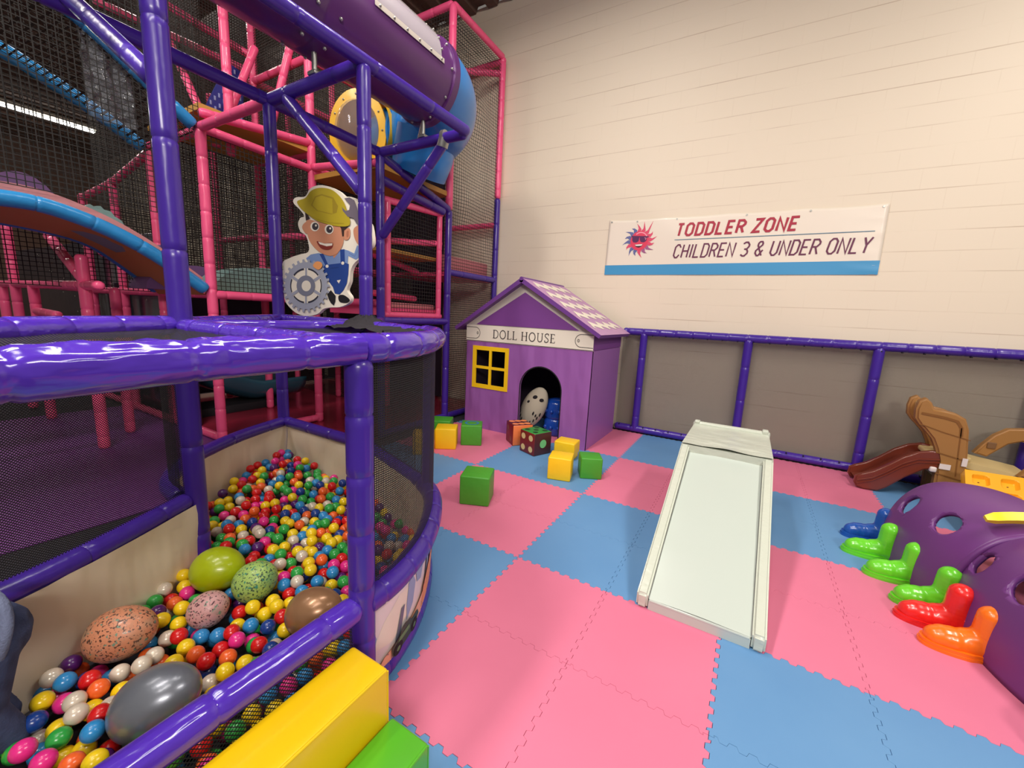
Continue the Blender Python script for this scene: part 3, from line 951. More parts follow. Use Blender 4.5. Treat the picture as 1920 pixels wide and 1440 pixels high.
# posts: (x, y, z0, z1)
for x, y, z0, z1 in ((X0, 2.4, 2.95, TOP), (X0, 3.6, 3.4, TOP), (X1, 0, 0, HZ), (X1, 1.2, 0, 4.6), (X1, 2.4, 0, TOP), (X1, 3.6, 0, TOP),
                     (X2, 0, 0, HZ), (X2, 1.2, 0, 5.6), (X2, 2.4, 0, TOP), (X3, 0, 0, HZ - .2), (X3, 1.2, 0, 4.6), (X3, 2.4, 0, TOP), (X4, 0, 0, 3.0), (X4, 1.2, 0, 3.0),
                     (-4.42, 0.56, HZ, 5.9), (-7.2, -.8, 0, 2.4), (-6.35, -.8, 0, 1.66), (-4.52, -.8, 0, 1.95), (-5.0, -.45, 0, 1.66), (-7.9, -.8, 0, 1.66)):
    pole('post', (x, y, z0), (x, y, z1))
L1, L2, L3 = 1.64, HZ, 4.5
beams = [((X1, 0, L2), (XB, 0, L2)), ((X1, 0, L2), (X1, 1.2, L2 - .02)), ((X2, 0, L2), (X1, 0, L2 - .02)), ((X1, 0, L2 + .14), (X1, 1.2, L2 + .28)), ((X2, 1.2, L2 + .2), (X1, 1.2, L2 + .16)),
         ((X1, 1.2, L2), (XB, 1.2, L2 - .1)), ((X1, 1.2, L2 - .05), (-3.2, 1.9, L2 - .1)), ((-3.2, 1.9, L2 - .1), (XB, 2.4, L2 - .3)),
         ((X1, 2.4, L2 - .1), (X1, 1.2, L2)), ((X3, 0, L2 - .25), (X2, 0, L2 - .05)), ((X4, 0, 2.95), (X3, 0, L2 - .25)),
         # lower deck level
         ((X1, 0, L1), (X1, 1.2, L1)), ((X1, 1.2, L1), (X1, 2.4, L1)), ((X2, 0, L1), (X1, 0, L1)), ((X3, 0, L1), (X2, 0, L1)), ((X4, 0, L1), (X3, 0, L1)), ((-9, -.4, L1 + .05), (X4, 0, L1)),
         ((-9.2, -.8, L1 + .02), (-4.1, -.8, L1 + .02)), ((X1, 1.2, L1), (XB - .1, 1.25, L1)),
         # mid rails
         ((X2, 1.2, 2.5), (X1, 1.2, 2.45)), ((X3, 1.2, 2.5), (X2, 1.2, 2.5)), ((X2, 2.4, 2.1), (X1, 2.4, 2.1)), ((X2, 1.2, 2.05), (X2, 2.4, 2.05)), ((X1, 1.2, 2.1), (X1, 2.4, 2.1)),
         # upper rails
         ((X2, 1.2, L3), (X1, 1.2, L3)), ((X1, 2.4, L3), (X1, 1.2, L3)), ((X3, 1.2, L3), (X2, 1.2, L3)), ((X2, 2.4, L3), (X1, 2.4, L3)), ((X3, 0, L3 + .6), (X2, 1.2, L3 + .1)), ((X2, 2.4, L3), (X2, 1.2, L3)),
         ((-5.6, -.4, 5.2), (X2, 1.2, L3 + .3)),
         # tops by the wall
         ((X0, 2.4, TOP), (X0, 3.6, TOP)), ((X1, 2.4, TOP), (X0, 2.4, TOP)), ((X1, 3.6, TOP - .05), (X0, 3.6, TOP - .05)), ((X0, 3.6, 5.2), (X1, 2.4, 5.0)),
         ((X1, 3.6, 3.0), (X0, 3.6, 3.0)), ((X1, 0, .05), (X4, 0, .05)), ((X1, 1.2, .06), (X1, .2, .06)),
         ((X2, 0, .9), (X2, 1.2, .9)), ((-6.4, -.8, 1.35), (-5.5, -.8, 1.33))]
for a, b in beams: pole('rail', a, b, 0.045)
# V braces on the upper level and below the ramp
for a, b in (((-5.25, .35, 4.6), (-4.75, .55, L2 + .15)), ((-4.75, .55, L2 + .15), (-4.6, 1.0, 4.7)), ((-4.5, 1.0, L2 + .2), (-4.1, 1.15, 4.7)),
             ((-5.48, -.8, 2.18), (-4.56, -.8, 1.72)), ((-7.6, -.5, 3.1), (X3 - .2, -.1, 2.1)), ((-5.4, .0, 4.9), (-6.0, -.6, 5.6))):
    pole('brace', a, b, 0.045)
# decks: padded boards with yellow undersides
for poly, z in (([(X1, 1.2), (XB, 1.2), (XB, 2.4), (X1, 2.4)], L2 - .12),
                ([(X2, 0), (X1, 0), (X1, 1.2), (X2, 1.2)], L2 + .2), ([(X2, 0), (X1, 0), (X1, 2.4), (X2, 2.4)], L1)):
    MB().prism(poly, z - .03, z + .03).build('deck', M['yellow_deck'], pf, smooth=0)
MB().prism([(X1, 2.4), (X0 - .05, 2.4), (X0 - .05, 3.6), (X1, 3.6)], 2.08, 2.13).build('deck', M['pink'], pf, smooth=0)
# panel between the two purple posts by the doll house: pink framed net window
for a, b in (((XB - .06, 1.36, ZT + .05), (XB - .06, 1.36, 2.86)), ((XB - .06, 2.28, ZT + .05), (XB - .06, 2.28, 2.86)), ((XB - .06, 1.3, ZT + .07), (XB - .06, 2.34, ZT + .07)),
             ((XB - .5, 1.3, 2.4), (XB - .06, 2.34, 2.5)), ((XB - .5, 1.3, 2.3), (XB - .5, 2.34, 2.12)), ((XB - .06, 1.3, 2.82), (XB - .06, 2.34, 2.88)), ((XB - .5, 1.4, 1.78), (XB - .5, 2.3, 1.74))):
    pole('rail', a, b, 0.04)
MB().prism([(XB - .9, 1.3), (XB - .1, 1.3), (XB - .1, 2.3), (XB - .9, 2.3)], 2.26, 2.3).build('deck', M['yellow_deck'], pf, smooth=0)
MB().prism([(XB - 1.0, 1.25), (XB - .1, 1.25), (XB - .1, 2.35), (XB - 1.0, 2.35)], 1.5, 1.6).build('deck', M['pink'], pf, smooth=0)


def net_quad(name, a, b, c, d, m, parent=None, nu=8, nv=8, wave=0.02):
    a, b, c, d = map(Vector, (a, b, c, d))
    lu, lv = (b - a).length, (d - a).length
    nn = (b - a).cross(d - a).normalized()
    mb = MB()

    def fn(u, v):
        p = (a * (1 - u) + b * u) * (1 - v) + (d * (1 - u) + c * u) * v
        w = wave * 4 * min(u, 1 - u, .25) * 4 * min(v, 1 - v, .25)
        return p + nn * w * noise.noise(Vector((u * lu * 3, v * lv * 1.5, lu))), (u * lu, v * lv)
    mb.grid(fn, nu, nv)
    return mb.build(name, M[m], parent or pf)


net_quad('net', (XB, 2.42, .1), (XB, 3.58, .1), (XB, 3.58, 2.1), (XB, 2.42, 2.1), 'net_dense', nu=16, nv=24, wave=.05)
net_quad('net', (XB, 2.42, 2.15), (XB, 3.58, 2.15), (XB, 3.58, TOP - .1), (XB, 2.42, TOP - .1), 'net_big', nu=20, nv=40, wave=.07)
net_quad('net', (XB - .07, 1.38, 1.55), (XB - .07, 2.26, 1.55), (XB - .07, 2.26, 2.85), (XB - .07, 1.38, 2.85), 'net_big', wave=.03)
net_quad('net', (XB - .6, 1.3, 1.6), (XB - .6, 2.34, 1.6), (XB - .6, 2.34, 2.3), (XB - .6, 1.3, 2.3), 'net_dense')
net_quad('net', (X1, 2.4, TOP), (X0, 2.4, TOP), (X0, 3.6, TOP), (X1, 3.6, TOP), 'net_big')
for k, (a, b, z0, z1, m) in enumerate((((X1, 0), (X1, 1.2), L1, L2, 'net_big'), ((X1, 1.2), (X1, 2.4), L1, L3, 'net_dense'), ((X1, 2.4), (X0, 2.4), 2.1, TOP, 'net_big'),
                                       ((X2, 0), (X2, 2.4), L1, 5.6, 'net_dense'), ((X3, 0), (X3, 3.6), L1, 5.6, 'net_dense'), ((X4, 1.2), (X1, 1.2), L1, 5.6, 'net_dense'),
                                       ((X4, 2.4), (X1, 2.4), 0, 6.0, 'net_dense'), ((X4, 3.6), (X1, 3.6), 0, 4.9, 'net_dense'), ((X1, 0), (X1, -2.6), L2 - .9, 5.6, 'net_big'), ((X2, 0), (X2, -3.0), L1, 5.6, 'net_big'),
                                       ((-9, .6), (X2, .6), 2.4, 6.0, 'net_dense'))):
    net_quad('net', (*a, z0), (*b, z0), (*b, z1), (*a, z1), m, nu=6, nv=6)
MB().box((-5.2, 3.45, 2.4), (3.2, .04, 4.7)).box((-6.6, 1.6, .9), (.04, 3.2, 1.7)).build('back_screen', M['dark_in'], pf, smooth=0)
dp = mat('dusty_pink_pad', srgb(216, 132, 140), .55)
MB().box((XB - .16, 1.82, 1.58), (.04, .96, .17), bev=.015).build('pad', dp, pf, smooth=50)
MB().box((XB - .14, 3.0, 2.26), (.05, 1.12, .24), bev=.015).build('pad', dp, pf, smooth=50)
# blue climbing board with oval cut-outs
mb = MB()
bl = [Vector(p) for p in ((-5.0, .50, 3.75), (-5.0, .86, 4.55), (-5.0, 1.04, 4.5), (-5.0, 1.0, 3.9))]
mb.prism([(p.y, p.z) for p in bl], -.02, .02, M=Matrix(((0, 0, 1, -5.0), (1, 0, 0, 0), (0, 1, 0, 0), (0, 0, 0, 1))))
cb = mb.build('climbing_board', mat('dark_blue_board', srgb(44, 50, 140), 0.4), pf, smooth=0)
mb = MB()
for i in range(9):
    for j in range(6):
        y, z = .58 + i * .05, 3.82 + j * .12 + (i % 2) * .05
        if z < 3.82 + (y - .5) * 2.1 - .08:
            mb.box((-4.976, y, z), (.006, .022, .05), bev=.0025)
mb.build('foot_holes', mat('pale_slot', srgb(150, 160, 210), 0.5), cb)
# clear crinkled vinyl sheet beside the upper ramp
mb = MB()
def sheet(u, v):
    y = -.80 + .32 * u + .02 * noise.noise(Vector((u * 5, v * 7, 0)))
    z = 3.06 + (.72 - .1 * u) * v
    return Vector((-3.93 + .05 * noise.noise(Vector((u * 6, v * 9, 3))) + .03 * sin(u * 14 + v * 3), y, z)), (u, v)
mb.grid(sheet, 24, 40)
tag(mb.build('vinyl_sheet', M['clear_sheet'], None), 'crinkled clear vinyl sheet hanging beside the upper blue-edged ramp', 'vinyl sheet')


# ------------------------------------------------------------------ arched ramps with blue rails
def ramp(label, near, far, under, humps, skirt):
    t = thing('arched_ramp', label, 'ramp', (near[-1][0], near[-1][1], near[-1][2]), 'blue-edged arched ramps')
    n3 = smooth_path([(p[1], p[2]) for p in near], 0, 5)
    f3 = smooth_path([(p[1], p[2]) for p in far], 0, 5)
    N3 = [Vector((near[0][0], p.x, p.y)) for p in n3]
    F3 = [Vector((far[0][0], p.x, p.y)) for p in f3]
    MB().pad(N3, .062, .33, 16).build('edge_rail', M['blue_pad'], t, smooth=50)
    MB().pad(F3, .055 if skirt else .07, .33, 14).build('edge_rail', M['blue_pad'], t, smooth=50)
    k = len(N3)
    mb = MB()
    mb.grid(lambda u, v: ((N3[min(k - 1, int(u * (k - 1) + .5))] + Vector((-.02, 0, -.05))).lerp(F3[min(len(F3) - 1, int(u * (len(F3) - 1) + .5))] + Vector((.02, 0, -.04)), v), (u, v)), k - 1, 10)
    mb.build('ramp_deck', M['yellow_deck'] if skirt else M['net_dense'], t)
    if skirt:
        mb = MB()
        mb.grid(lambda u, v: (N3[min(k - 1, int(u * (k - 1) + .5))] + Vector((-.06, 0, -.02 + .15 * v)), (u, v)), k - 1, 2)
        mb.build('side_board', mat('dusty_pink_board', srgb(196, 128, 128), 0.6), t)
    for (y0, y1, h, c) in humps:
        mb = MB()
        zc = lambda y: min(N3, key=lambda p: abs(p.y - y)).z + .08
        pts = [(y0 + (y1 - y0) * q / 16, zc(y0 + (y1 - y0) * q / 16) + h * sin(pi * q / 16) ** .7) for q in range(17)]
        base = [(y1, zc(y1) - .1), (y0, zc(y0) - .1)]
        mb.prism(pts + base, -.5, -.05, M=Matrix(((0, 0, 1, near[0][0] - .1), (1, 0, 0, 0), (0, 1, 0, 0), (0, 0, 0, 1))))
        mb.build('foam_hump', c, t, smooth=50)
    return t


hp = mat('dull_purple_foam', srgb(104, 70, 120), 0.5)
ht = mat('grey_teal_foam', srgb(118, 148, 146), 0.5)
ramp('lower arched ramp with blue padded edge and yellow underside left of the tallest purple post',
     [(X1, -2.3, 2.02), (X1, -1.8, 2.2), (X1, -1.36, 2.26), (X1, -1.1, 2.25), (X1, -.78, 2.15), (X1, -.46, 1.98), (X1, -.05, 1.68)],
     [(X2, -2.2, 2.05), (X2, -1.6, 2.2), (X2, -1.18, 2.23), (X2, -.66, 2.15), (X2, -.34, 1.93), (X2, -.05, 1.66)], True,
     [(-1.42, -1.0, .16, hp), (-.92, -.56, .13, ht), (-.42, -.2, .1, hp)], True)
ramp('upper arched ramp with blue padded edges running down to the pink deck',
     [(X1, -2.2, 4.05), (X1, -1.4, 4.0), (X1, -.9, 3.82), (X1, -.66, 3.69), (X1, -.41, 3.51), (X1, -.05, 3.26)],
     [(X2, -2.2, 3.85), (X2, -1.5, 3.85), (X2, -1.03, 3.73), (X2, -.78, 3.63), (X2, -.42, 3.46), (X2, -.05, 3.24)], True, [], False)
# teal slide and pale foam humps on the floor inside the frame
sl = thing('tube_slide', 'dark teal plastic slide standing on the red floor pad inside the pink frame', 'slide', (-5.4, .8, 0))
mb = MB()
def slidefn(u, v):
    y = .2 + 1.5 * u
    a = (v - .5) * pi
    return Vector((-5.35 + .38 * sin(a), y + .05, .12 + .32 * (1 - cos(a)) + .75 * max(0, .55 - u) ** 1.2)), (u, v)
mb.grid(slidefn, 16, 16)
o = mb.build('chute', mat('teal_plastic', srgb(48, 96, 116), 0.2, coat=0.4), sl)
md = o.modifiers.new('SOLIDIFY', 'SOLIDIFY'); md.thickness = .03
MB().box((-5.35, .9, .06), (.5, 1.2, .12), bev=.02).build('support', M['black'], sl)
tag(MB().prism([(.62 * cos(pi * k / 14), .33 * sin(pi * k / 14)) for k in range(15)], 0, .5,
               M=Matrix(((0, 0, 1, -4.6), (1, 0, 0, .75), (0, 1, 0, L1 + .03), (0, 0, 0, 1)))).build('foam_hump', ht, None, smooth=50),
    'pale grey-green half-round foam hump on the lower deck behind the pink post', 'foam hump')
tag(MB().prism([(.5 * cos(pi * k / 14), .30 * sin(pi * k / 14)) for k in range(15)], 0, .5,
               M=Matrix(((0, 0, 1, -5.11), (1, 0, 0, .2), (0, 1, 0, L1 + .03), (0, 0, 0, 1)))).build('foam_hump', hp, None, smooth=50),
    'dull purple half-round foam hump on the lower deck behind the pink post', 'foam hump')
# dark slate wall panel sprinkled with little white stars, low at the left behind the pink rails
sp_ = thing('star_panel', 'dark slate panel with small white star specks behind the pink rails at far left', 'panel', (-6.6, .3, 0))
MB().box((-8.9, .14, 1.2), (8.4, .05, 2.38), bev=.02).build('board', mat('dark_slate_vinyl', srgb(40, 46, 58), 0.25, coat=.4, bump=(3, .4, .05, (1, 1, 1))), sp_, smooth=50)
mb = MB()
rs = random.Random(5)
for k in range(70):
    x, z, r = rs.uniform(-11, -4.75), rs.uniform(.15, 2.3), rs.uniform(.008, .018)
    mb.add([(x + r * (1 if q % 2 == 0 else .45) * cos(q * pi / 5), (.112), z + r * (1 if q % 2 == 0 else .45) * sin(q * pi / 5)) for q in range(10)], [tuple(range(10))])
mb.build('star_specks', M['offwhite'], sp_, smooth=0)
for i, (x, y, z, r, lab) in enumerate(((-3.95, -1.72, 1.42, .075, 'larger white ring standing on the pink frame at the far left, above the pit rail'),
                                       (-4.05, -1.84, 1.38, .05, 'smaller white ring beside the larger white ring at the far left above the pit rail'))):
    mb = MB().tube([(x, y + r * cos(2 * pi * k / 24), z + r * 1.1 * sin(2 * pi * k / 24)) for k in range(24)], .02, 10, closed=True)
    tag(mb.build('toy_ring', M['offwhite']), lab, 'ring', 'white rings')
pole('rail', (-4.0, -2.6, 1.30), (-4.0, -1.0, 1.30), 0.03)
pole('post', (-4.0, -1.78, 0), (-4.0, -1.78, 1.3), 0.03)

# ------------------------------------------------------------------ fence along the back wall
fe = thing('wall_fence', 'purple padded pipe fence with brown mesh running along the white block wall', 'fence', (1.7, 3.62, 0))
FY = 3.62
FH = 1.435
MB().pad([(-.42, FY, FH), (4.6, FY, FH + .01)], .05, .21, 16, ph=.3).build('top_rail', M['purple'], fe, smooth=50)
MB().pad([(-.42, FY, .06), (4.6, FY, .06)], .048, .45, 16).build('base_rail', M['purple'], fe, smooth=50)
for x in (-.13, 1.13, 2.36, 3.58):
    MB().pad([(x, FY, .03), (x, FY, FH)], .05, .42, 16).build('post', M['purple'], fe, smooth=50)
mb = MB(); panel(mb, [(-.42, FY + .02), (4.6, FY + .02)], .06, FH); mb.build('mesh_panel', M['net_fence'], fe)
mb = MB()
for x in [-.35 + .17 * k for k in range(29)]:
    for z in (FH - .045, .10): mb.box((x, FY - .03, z), (.012, .05, .012), bev=.003)
mb.build('cable_tie', M['black'], fe)

# ------------------------------------------------------------------ lettering: every glyph drawn as pen strokes on a unit-high box
def glyph(ch, w, c=0.18):
    h = 0.5
    o = [(c, 0), (0, c), (0, 1 - c), (c, 1), (w - c, 1), (w, 1 - c), (w, c), (w - c, 0)]
    G = {'T': [[(0, 1), (w, 1)], [(w / 2, 1), (w / 2, 0)]],
         'O': [o + [o[0]]],
         'D': [[(0, 0), (0, 1), (w - c, 1), (w, 1 - c), (w, c), (w - c, 0), (0, 0)]],
         'L': [[(0, 1), (0, 0), (w, 0)]],
         'E': [[(w, 1), (0, 1), (0, 0), (w, 0)], [(0, h), (w * .85, h)]],
         'R': [[(0, 0), (0, 1), (w - c, 1), (w, 1 - c), (w, h + c), (w - c, h), (0, h)], [(w * .5, h), (w, 0)]],
         'Z': [[(0, 1), (w, 1), (0, 0), (w, 0)]],
         'N': [[(0, 0), (0, 1), (w, 0), (w, 1)]],
         'C': [[(w, 1 - c * 1.2), (w - c, 1), (c, 1), (0, 1 - c), (0, c), (c, 0), (w - c, 0), (w, c * 1.2)]],
         'H': [[(0, 0), (0, 1)], [(w, 0), (w, 1)], [(0, h), (w, h)]],
         'I': [[(w / 2, 0), (w / 2, 1)]],
         '3': [[(0, 1 - c * .6), (c, 1), (w - c, 1), (w, 1 - c), (w, h + c), (w - c * .8, h), (w * .35, h)], [(w - c * .8, h), (w, h - c), (w, c), (w - c, 0), (c, 0), (0, c * .6)]],
         '&': [[(w, 0), (w * .12, .72), (w * .12, 1 - c * .6), (w * .3, 1), (w * .6, 1), (w * .75, 1 - c * .6), (w * .75, .76), (0, .36), (0, c), (c, 0), (w * .55, 0), (w, .40)]],
         'U': [[(0, 1), (0, c), (c, 0), (w - c, 0), (w, c), (w, 1)]],
         'Y': [[(0, 1), (w / 2, h)], [(w, 1), (w / 2, h)], [(w / 2, h), (w / 2, 0)]],
         'S': [[(w, 1 - c), (w - c, 1), (c, 1), (0, 1 - c), (0, h + c), (c, h), (w - c, h), (w, h - c), (w, c), (w - c, 0), (c, 0), (0, c)]]}
    return G[ch]


def text(mb, s, x0, x1, z0, z1, wt, shear=0.0, d=0.0, Mx=None, gap=0.22, space=0.45, gw=0.55, thin=None):
    """lay the string between x0 and x1"""
    adv, pos = 0.0, []
    for ch in s:
        if ch == ' ': adv += space; continue
        w = 0.12 if ch == 'I' else gw * (1.06 if ch in 'ON&' else 0.92 if ch in 'ELT' else 1)
        pos.append((ch, adv, w)); adv += w + gap
    adv -= gap
    H = z1 - z0
    k = (x1 - x0 - shear * H) / adv
    for ch, a, w in pos:
        for st in glyph(ch, w):
            pts = [(x0 + (a + p[0]) * k + shear * H * p[1], z0 + p[1] * H) for p in st]
            closed = len(pts) > 2 and pts[0] == pts[-1]
            ww = wt
            if thin and len(pts) == 2 and abs(pts[0][1] - pts[1][1]) < 1e-6: ww = thin
            mb.ribbon(pts[:-1] if closed else pts, ww, d, 0, Mx, closed)


def frontM(y):
    """local (x, z, towards the room) -> world on a plane facing -y"""
    return Matrix(((1, 0, 0, 0), (0, 0, -1, y), (0, 1, 0, 0), (0, 0, 0, 1)))


# ------------------------------------------------------------------ banner
bn = thing('wall_banner', 'white vinyl banner reading TODDLER ZONE CHILDREN 3 & UNDER ONLY on the block wall', 'banner', (.7, WY - .01, 2.6))
BM = frontM(WY)
bz = lambda x, z: 0.010 + 0.006 * noise.noise(Vector((x * 1.6, z * 2.0, 0))) + (0.010 * max(0, (x - 1.75) / .45) * abs(noise.noise(Vector((x * 2.0 + z * 3, z * 9, 4)))))
mb = MB()
def bpos(u, v):
    xl, xr = -.80 + .011 * v, 2.24 - .012 * v
    x = xl + (xr - xl) * u
    z0, z1 = 2.222 - .018 * u, 2.968 - .034 * u - .012 * sin(pi * ((u * 4) % 1))
    return x, z0 + (z1 - z0) * v
def bfn(u, v):
    x, z = bpos(u, v)
    return BM @ Vector((x, z, bz(x, z))), (x, z)
mb.grid(bfn, 90, 24)
sheet_o = mb.build('banner_sheet', mat('white_banner_vinyl', srgb(240, 228, 212), 0.42, coat=0.1), bn, smooth=80)
md = sheet_o.modifiers.new('SOLIDIFY', 'SOLIDIFY'); md.thickness = 0.002; md.offset = -1
mb = MB()
mb.grid(lambda u, v: (BM @ Vector((-.80 + 3.037 * u, 2.221 - .018 * u + (.131 + .018 * u) * v, bz(-.8 + 3.037 * u, 2.22 + .13 * v) + .0015)), (u, v)), 90, 6)
mb.build('blue_band', mat('blue_print', srgb(66, 152, 204), 0.42), bn, smooth=80)


def drape(mb):
    """push flat print on to the waves of the banner sheet"""
    for p in mb.v:
        p.y -= bz(p.x, p.z)
    return mb


def cutline(mb0, step=0.05):
    return mb0


mb = MB(); text(mb, 'TODDLER ZONE', .125, 1.455, 2.714, 2.856, .027, .17, .0045, BM, gap=.34)
drape(mb).build('lettering', mat('crimson_print', srgb(172, 24, 58), 0.45), bn, smooth=0)
mb = MB(); text(mb, 'CHILDREN 3 & UNDER ONLY', .118, 2.145, 2.436, 2.596, .0175, .17, .0045, BM, gap=.27)
drape(mb).build('lettering', mat('plum_print', srgb(104, 34, 74), 0.45), bn, smooth=0)
mb = MB()
mb.ribbon([(.114 + 2.033 * k / 40, 2.662 - .003 * k / 40) for k in range(41)], .008, .0045, 0, BM)
drape(mb).build('rule', mat('slate_print', srgb(92, 130, 152), 0.45), bn, smooth=0)
# sun emblem
pr = {'ray_pink': mat('sun_pink_print', srgb(224, 74, 110), 0.45), 'ray_blue': mat('sun_slate_print', srgb(98, 104, 160), 0.45), 'ray_mid': mat('sun_mauve_print', srgb(164, 92, 140), 0.45),
      'face': mat('sun_face_print', srgb(226, 58, 92), 0.45), 'plum': mat('sun_glasses_print', srgb(84, 24, 84), 0.45), 'hi': mat('sun_highlight_print', srgb(246, 160, 180), 0.45),
      'white': mat('sun_white_print', srgb(250, 244, 238), 0.45), 'dark': mat('sun_mouth_print', srgb(60, 16, 40), 0.45)}
pk = list(pr)
mb = MB()
scx, scz = -.345, 2.672
for k in range(16):
    a = 2 * pi * k / 16 + .1
    big = 1.28 if k in (2, 3) else 1.0
    R1 = .235 * big if k % 2 == 0 else .20 * big
    pts = []
    for (rad, da) in ((.115, -.17), (.15, -.20), (.185, -.05), (R1, .12), (.20, .08), (.165, .05), (.135, .17), (.115, .2)):
        pts.append((scx + rad * cos(a + da) * 1.02, scz + rad * sin(a + da)))
    cx_ = cos(a)
    m = 'ray_pink' if cos(a - .9) > .45 or (k % 3 == 0 and sin(a) < 0) else ('ray_blue' if cx_ < -.1 else 'ray_mid')
    mb.flat(pts, .003 + .0001 * k, pk.index(m), BM)
circ = lambda cx, cz, rx, rz, n=28, a0=0, a1=2 * pi: [(cx + rx * cos(a0 + (a1 - a0) * k / (n if a1 - a0 > 6.2 else n - 1)), cz + rz * sin(a0 + (a1 - a0) * k / (n if a1 - a0 > 6.2 else n - 1))) for k in range(n)]
mb.flat(circ(scx, scz, .122, .128), .005, pk.index('face'), BM)
mb.ribbon(circ(scx + .01, scz - .0, .10, .108, 14, .5, 2.2), .014, .0055, pk.index('hi'), BM)
for sx in (-1, 1):
    gx = scx + sx * .052
    mb.flat([(gx - .05, scz + .058), (gx + .05, scz + .05), (gx + .042, scz - .005), (gx + .012, scz - .024), (gx - .03, scz - .018), (gx - .046, scz + .01)], .006, pk.index('plum'), BM)
mb.ribbon([(scx - .115, scz + .062), (scx + .12, scz + .046)], .016, .0062, pk.index('plum'), BM)
mb.ribbon([(scx + .066, scz + .036), (scx + .088, scz + .03), (scx + .080, scz + .006)], .006, .0065, pk.index('hi'), BM)
mb.flat([(scx - .06, scz - .048), (scx + .055, scz - .045), (scx + .035, scz - .078), (scx, scz - .092), (scx - .04, scz - .08)], .006, pk.index('dark'), BM)
mb.flat([(scx - .056, scz - .05), (scx + .05, scz - .047), (scx + .036, scz - .066), (scx - .04, scz - .068)], .0064, pk.index('white'), BM)
drape(mb).build('sun_emblem', [pr[k] for k in pk], bn, smooth=0)
mb = MB()
for u in (.012, .13, .30, .565, .775, .985):
    x, z = bpos(u, .965)
    mb.tube([BM @ Vector((x, z, bz(x, z))), BM @ Vector((x, z, bz(x, z) + .006))], .011, 12)
mb.build('grommet', M['steel'], bn)

# ------------------------------------------------------------------ doll house
dh = thing('doll_house', 'purple fabric doll house with gabled roof and DOLL HOUSE sign, arched door and yellow window', 'doll house', (-1.32, 2.9, 0))
HL, HR, HY, HB = -2.226, -.415, 2.36, 3.50
AX, AZ, EZ = -1.36, 2.04, 1.39
HM = frontM(HY)
mb = MB()
T = .03
def quadf(x0, x1, z0, z1):
    mb.prism([(x0, z0), (x1, z0), (x1, z1), (x0, z1)], -T, 0, 0, HM)
WXa, WXb, WZa, WZb = -2.09, -1.57, .60, 1.12
quadf(HL, WXa, 0, 1.21); quadf(WXa, WXb, 0, WZa); quadf(WXa, WXb, WZb, 1.21)
dcx, dr, dz = -1.065, .292, .665
door = [(dcx - dr, 0)] + [(dcx + dr * cos(pi - pi * k / 24), dz + dr * sin(pi - pi * k / 24)) for k in range(25)] + [(dcx + dr, 0)]
mb.prism([(WXb, 0)] + door + [(HR, 0), (HR, 1.21), (WXb, 1.21)], -T, 0, 0, HM)
mb.build('front_wall', M['house'], dh, smooth=30)
mb = MB()
mb.ribbon([p for p in door], .014, .002, 0, HM)
mb.build('door_binding', M['black'], dh, smooth=0)
RM = Matrix(((0, 0, 1, HR), (1, 0, 0, 0), (0, 1, 0, 0), (0, 0, 0, 1)))
MB().prism([(HY + .002, 0), (HB, 0), (HB, 1.21), (HY + .002, 1.21)], -.03, 0, 0, RM).build('side_wall', M['house_side'], dh, smooth=0)
MB().prism([(HY + .002, 1.215), (HB, 1.215), (HB, 1.42), (HY + .002, 1.42)], -.03, .004, 0, RM).build('side_band', M['house_dark'], dh, smooth=0)
MB().box((HL + .015, (HY + HB) / 2 + .02, .71), (.03, HB - HY - .04, 1.42)).build('side_wall', M['house_side'], dh, smooth=0)
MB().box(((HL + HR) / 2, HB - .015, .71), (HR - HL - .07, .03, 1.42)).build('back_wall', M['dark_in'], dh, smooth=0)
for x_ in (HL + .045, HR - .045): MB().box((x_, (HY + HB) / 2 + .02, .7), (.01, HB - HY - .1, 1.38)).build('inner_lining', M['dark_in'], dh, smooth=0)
# sign band and gable
MB().prism([(HL - .008, 1.21), (HR + .003, 1.21), (HR + .003, 1.425), (HL - .008, 1.425)], -T, .006, 0, HM).build('sign_band', M['offwhite'], dh, smooth=0)
MB().prism([(HL - .0, 1.425), (HR, 1.425), (AX, AZ - .05)], -T, .004, 0, HM).build('gable_trim', M['grey_print'], dh, smooth=0)
MB().prism([(-2.07, 1.435), (-.60, 1.437), (-1.345, 1.865)], .004, .010, 0, HM).build('gable_panel', M['house_dark'], dh, smooth=0)
mb = MB()
for x0_, sgn in ((HL - .006, 1), (HR + .002, -1)):
    cx_ = x0_ + sgn * .15
    pts = [(x0_, 1.395)] + [(cx_ + sgn * .075 * sin(pi * k / 12), 1.32 + .075 * cos(pi * k / 12)) for k in range(13)] + [(x0_, 1.245)]
    mb.ribbon(pts, .007, .008, 0, HM)
    mb.ribbon(circ(cx_ + sgn * .035, 1.32, .014, .016, 14), .005, .008, 0, HM, True)
    mb.ribbon([(cx_ + sgn * .035, 1.30), (cx_ + sgn * .035, 1.34)], .004, .008, 0, HM)
mb.ribbon([(HL - .006, 1.216), (HR + .002, 1.216)], .006, .008, 0, HM)
mb.build('sign_outline', M['ink'], dh, smooth=0)
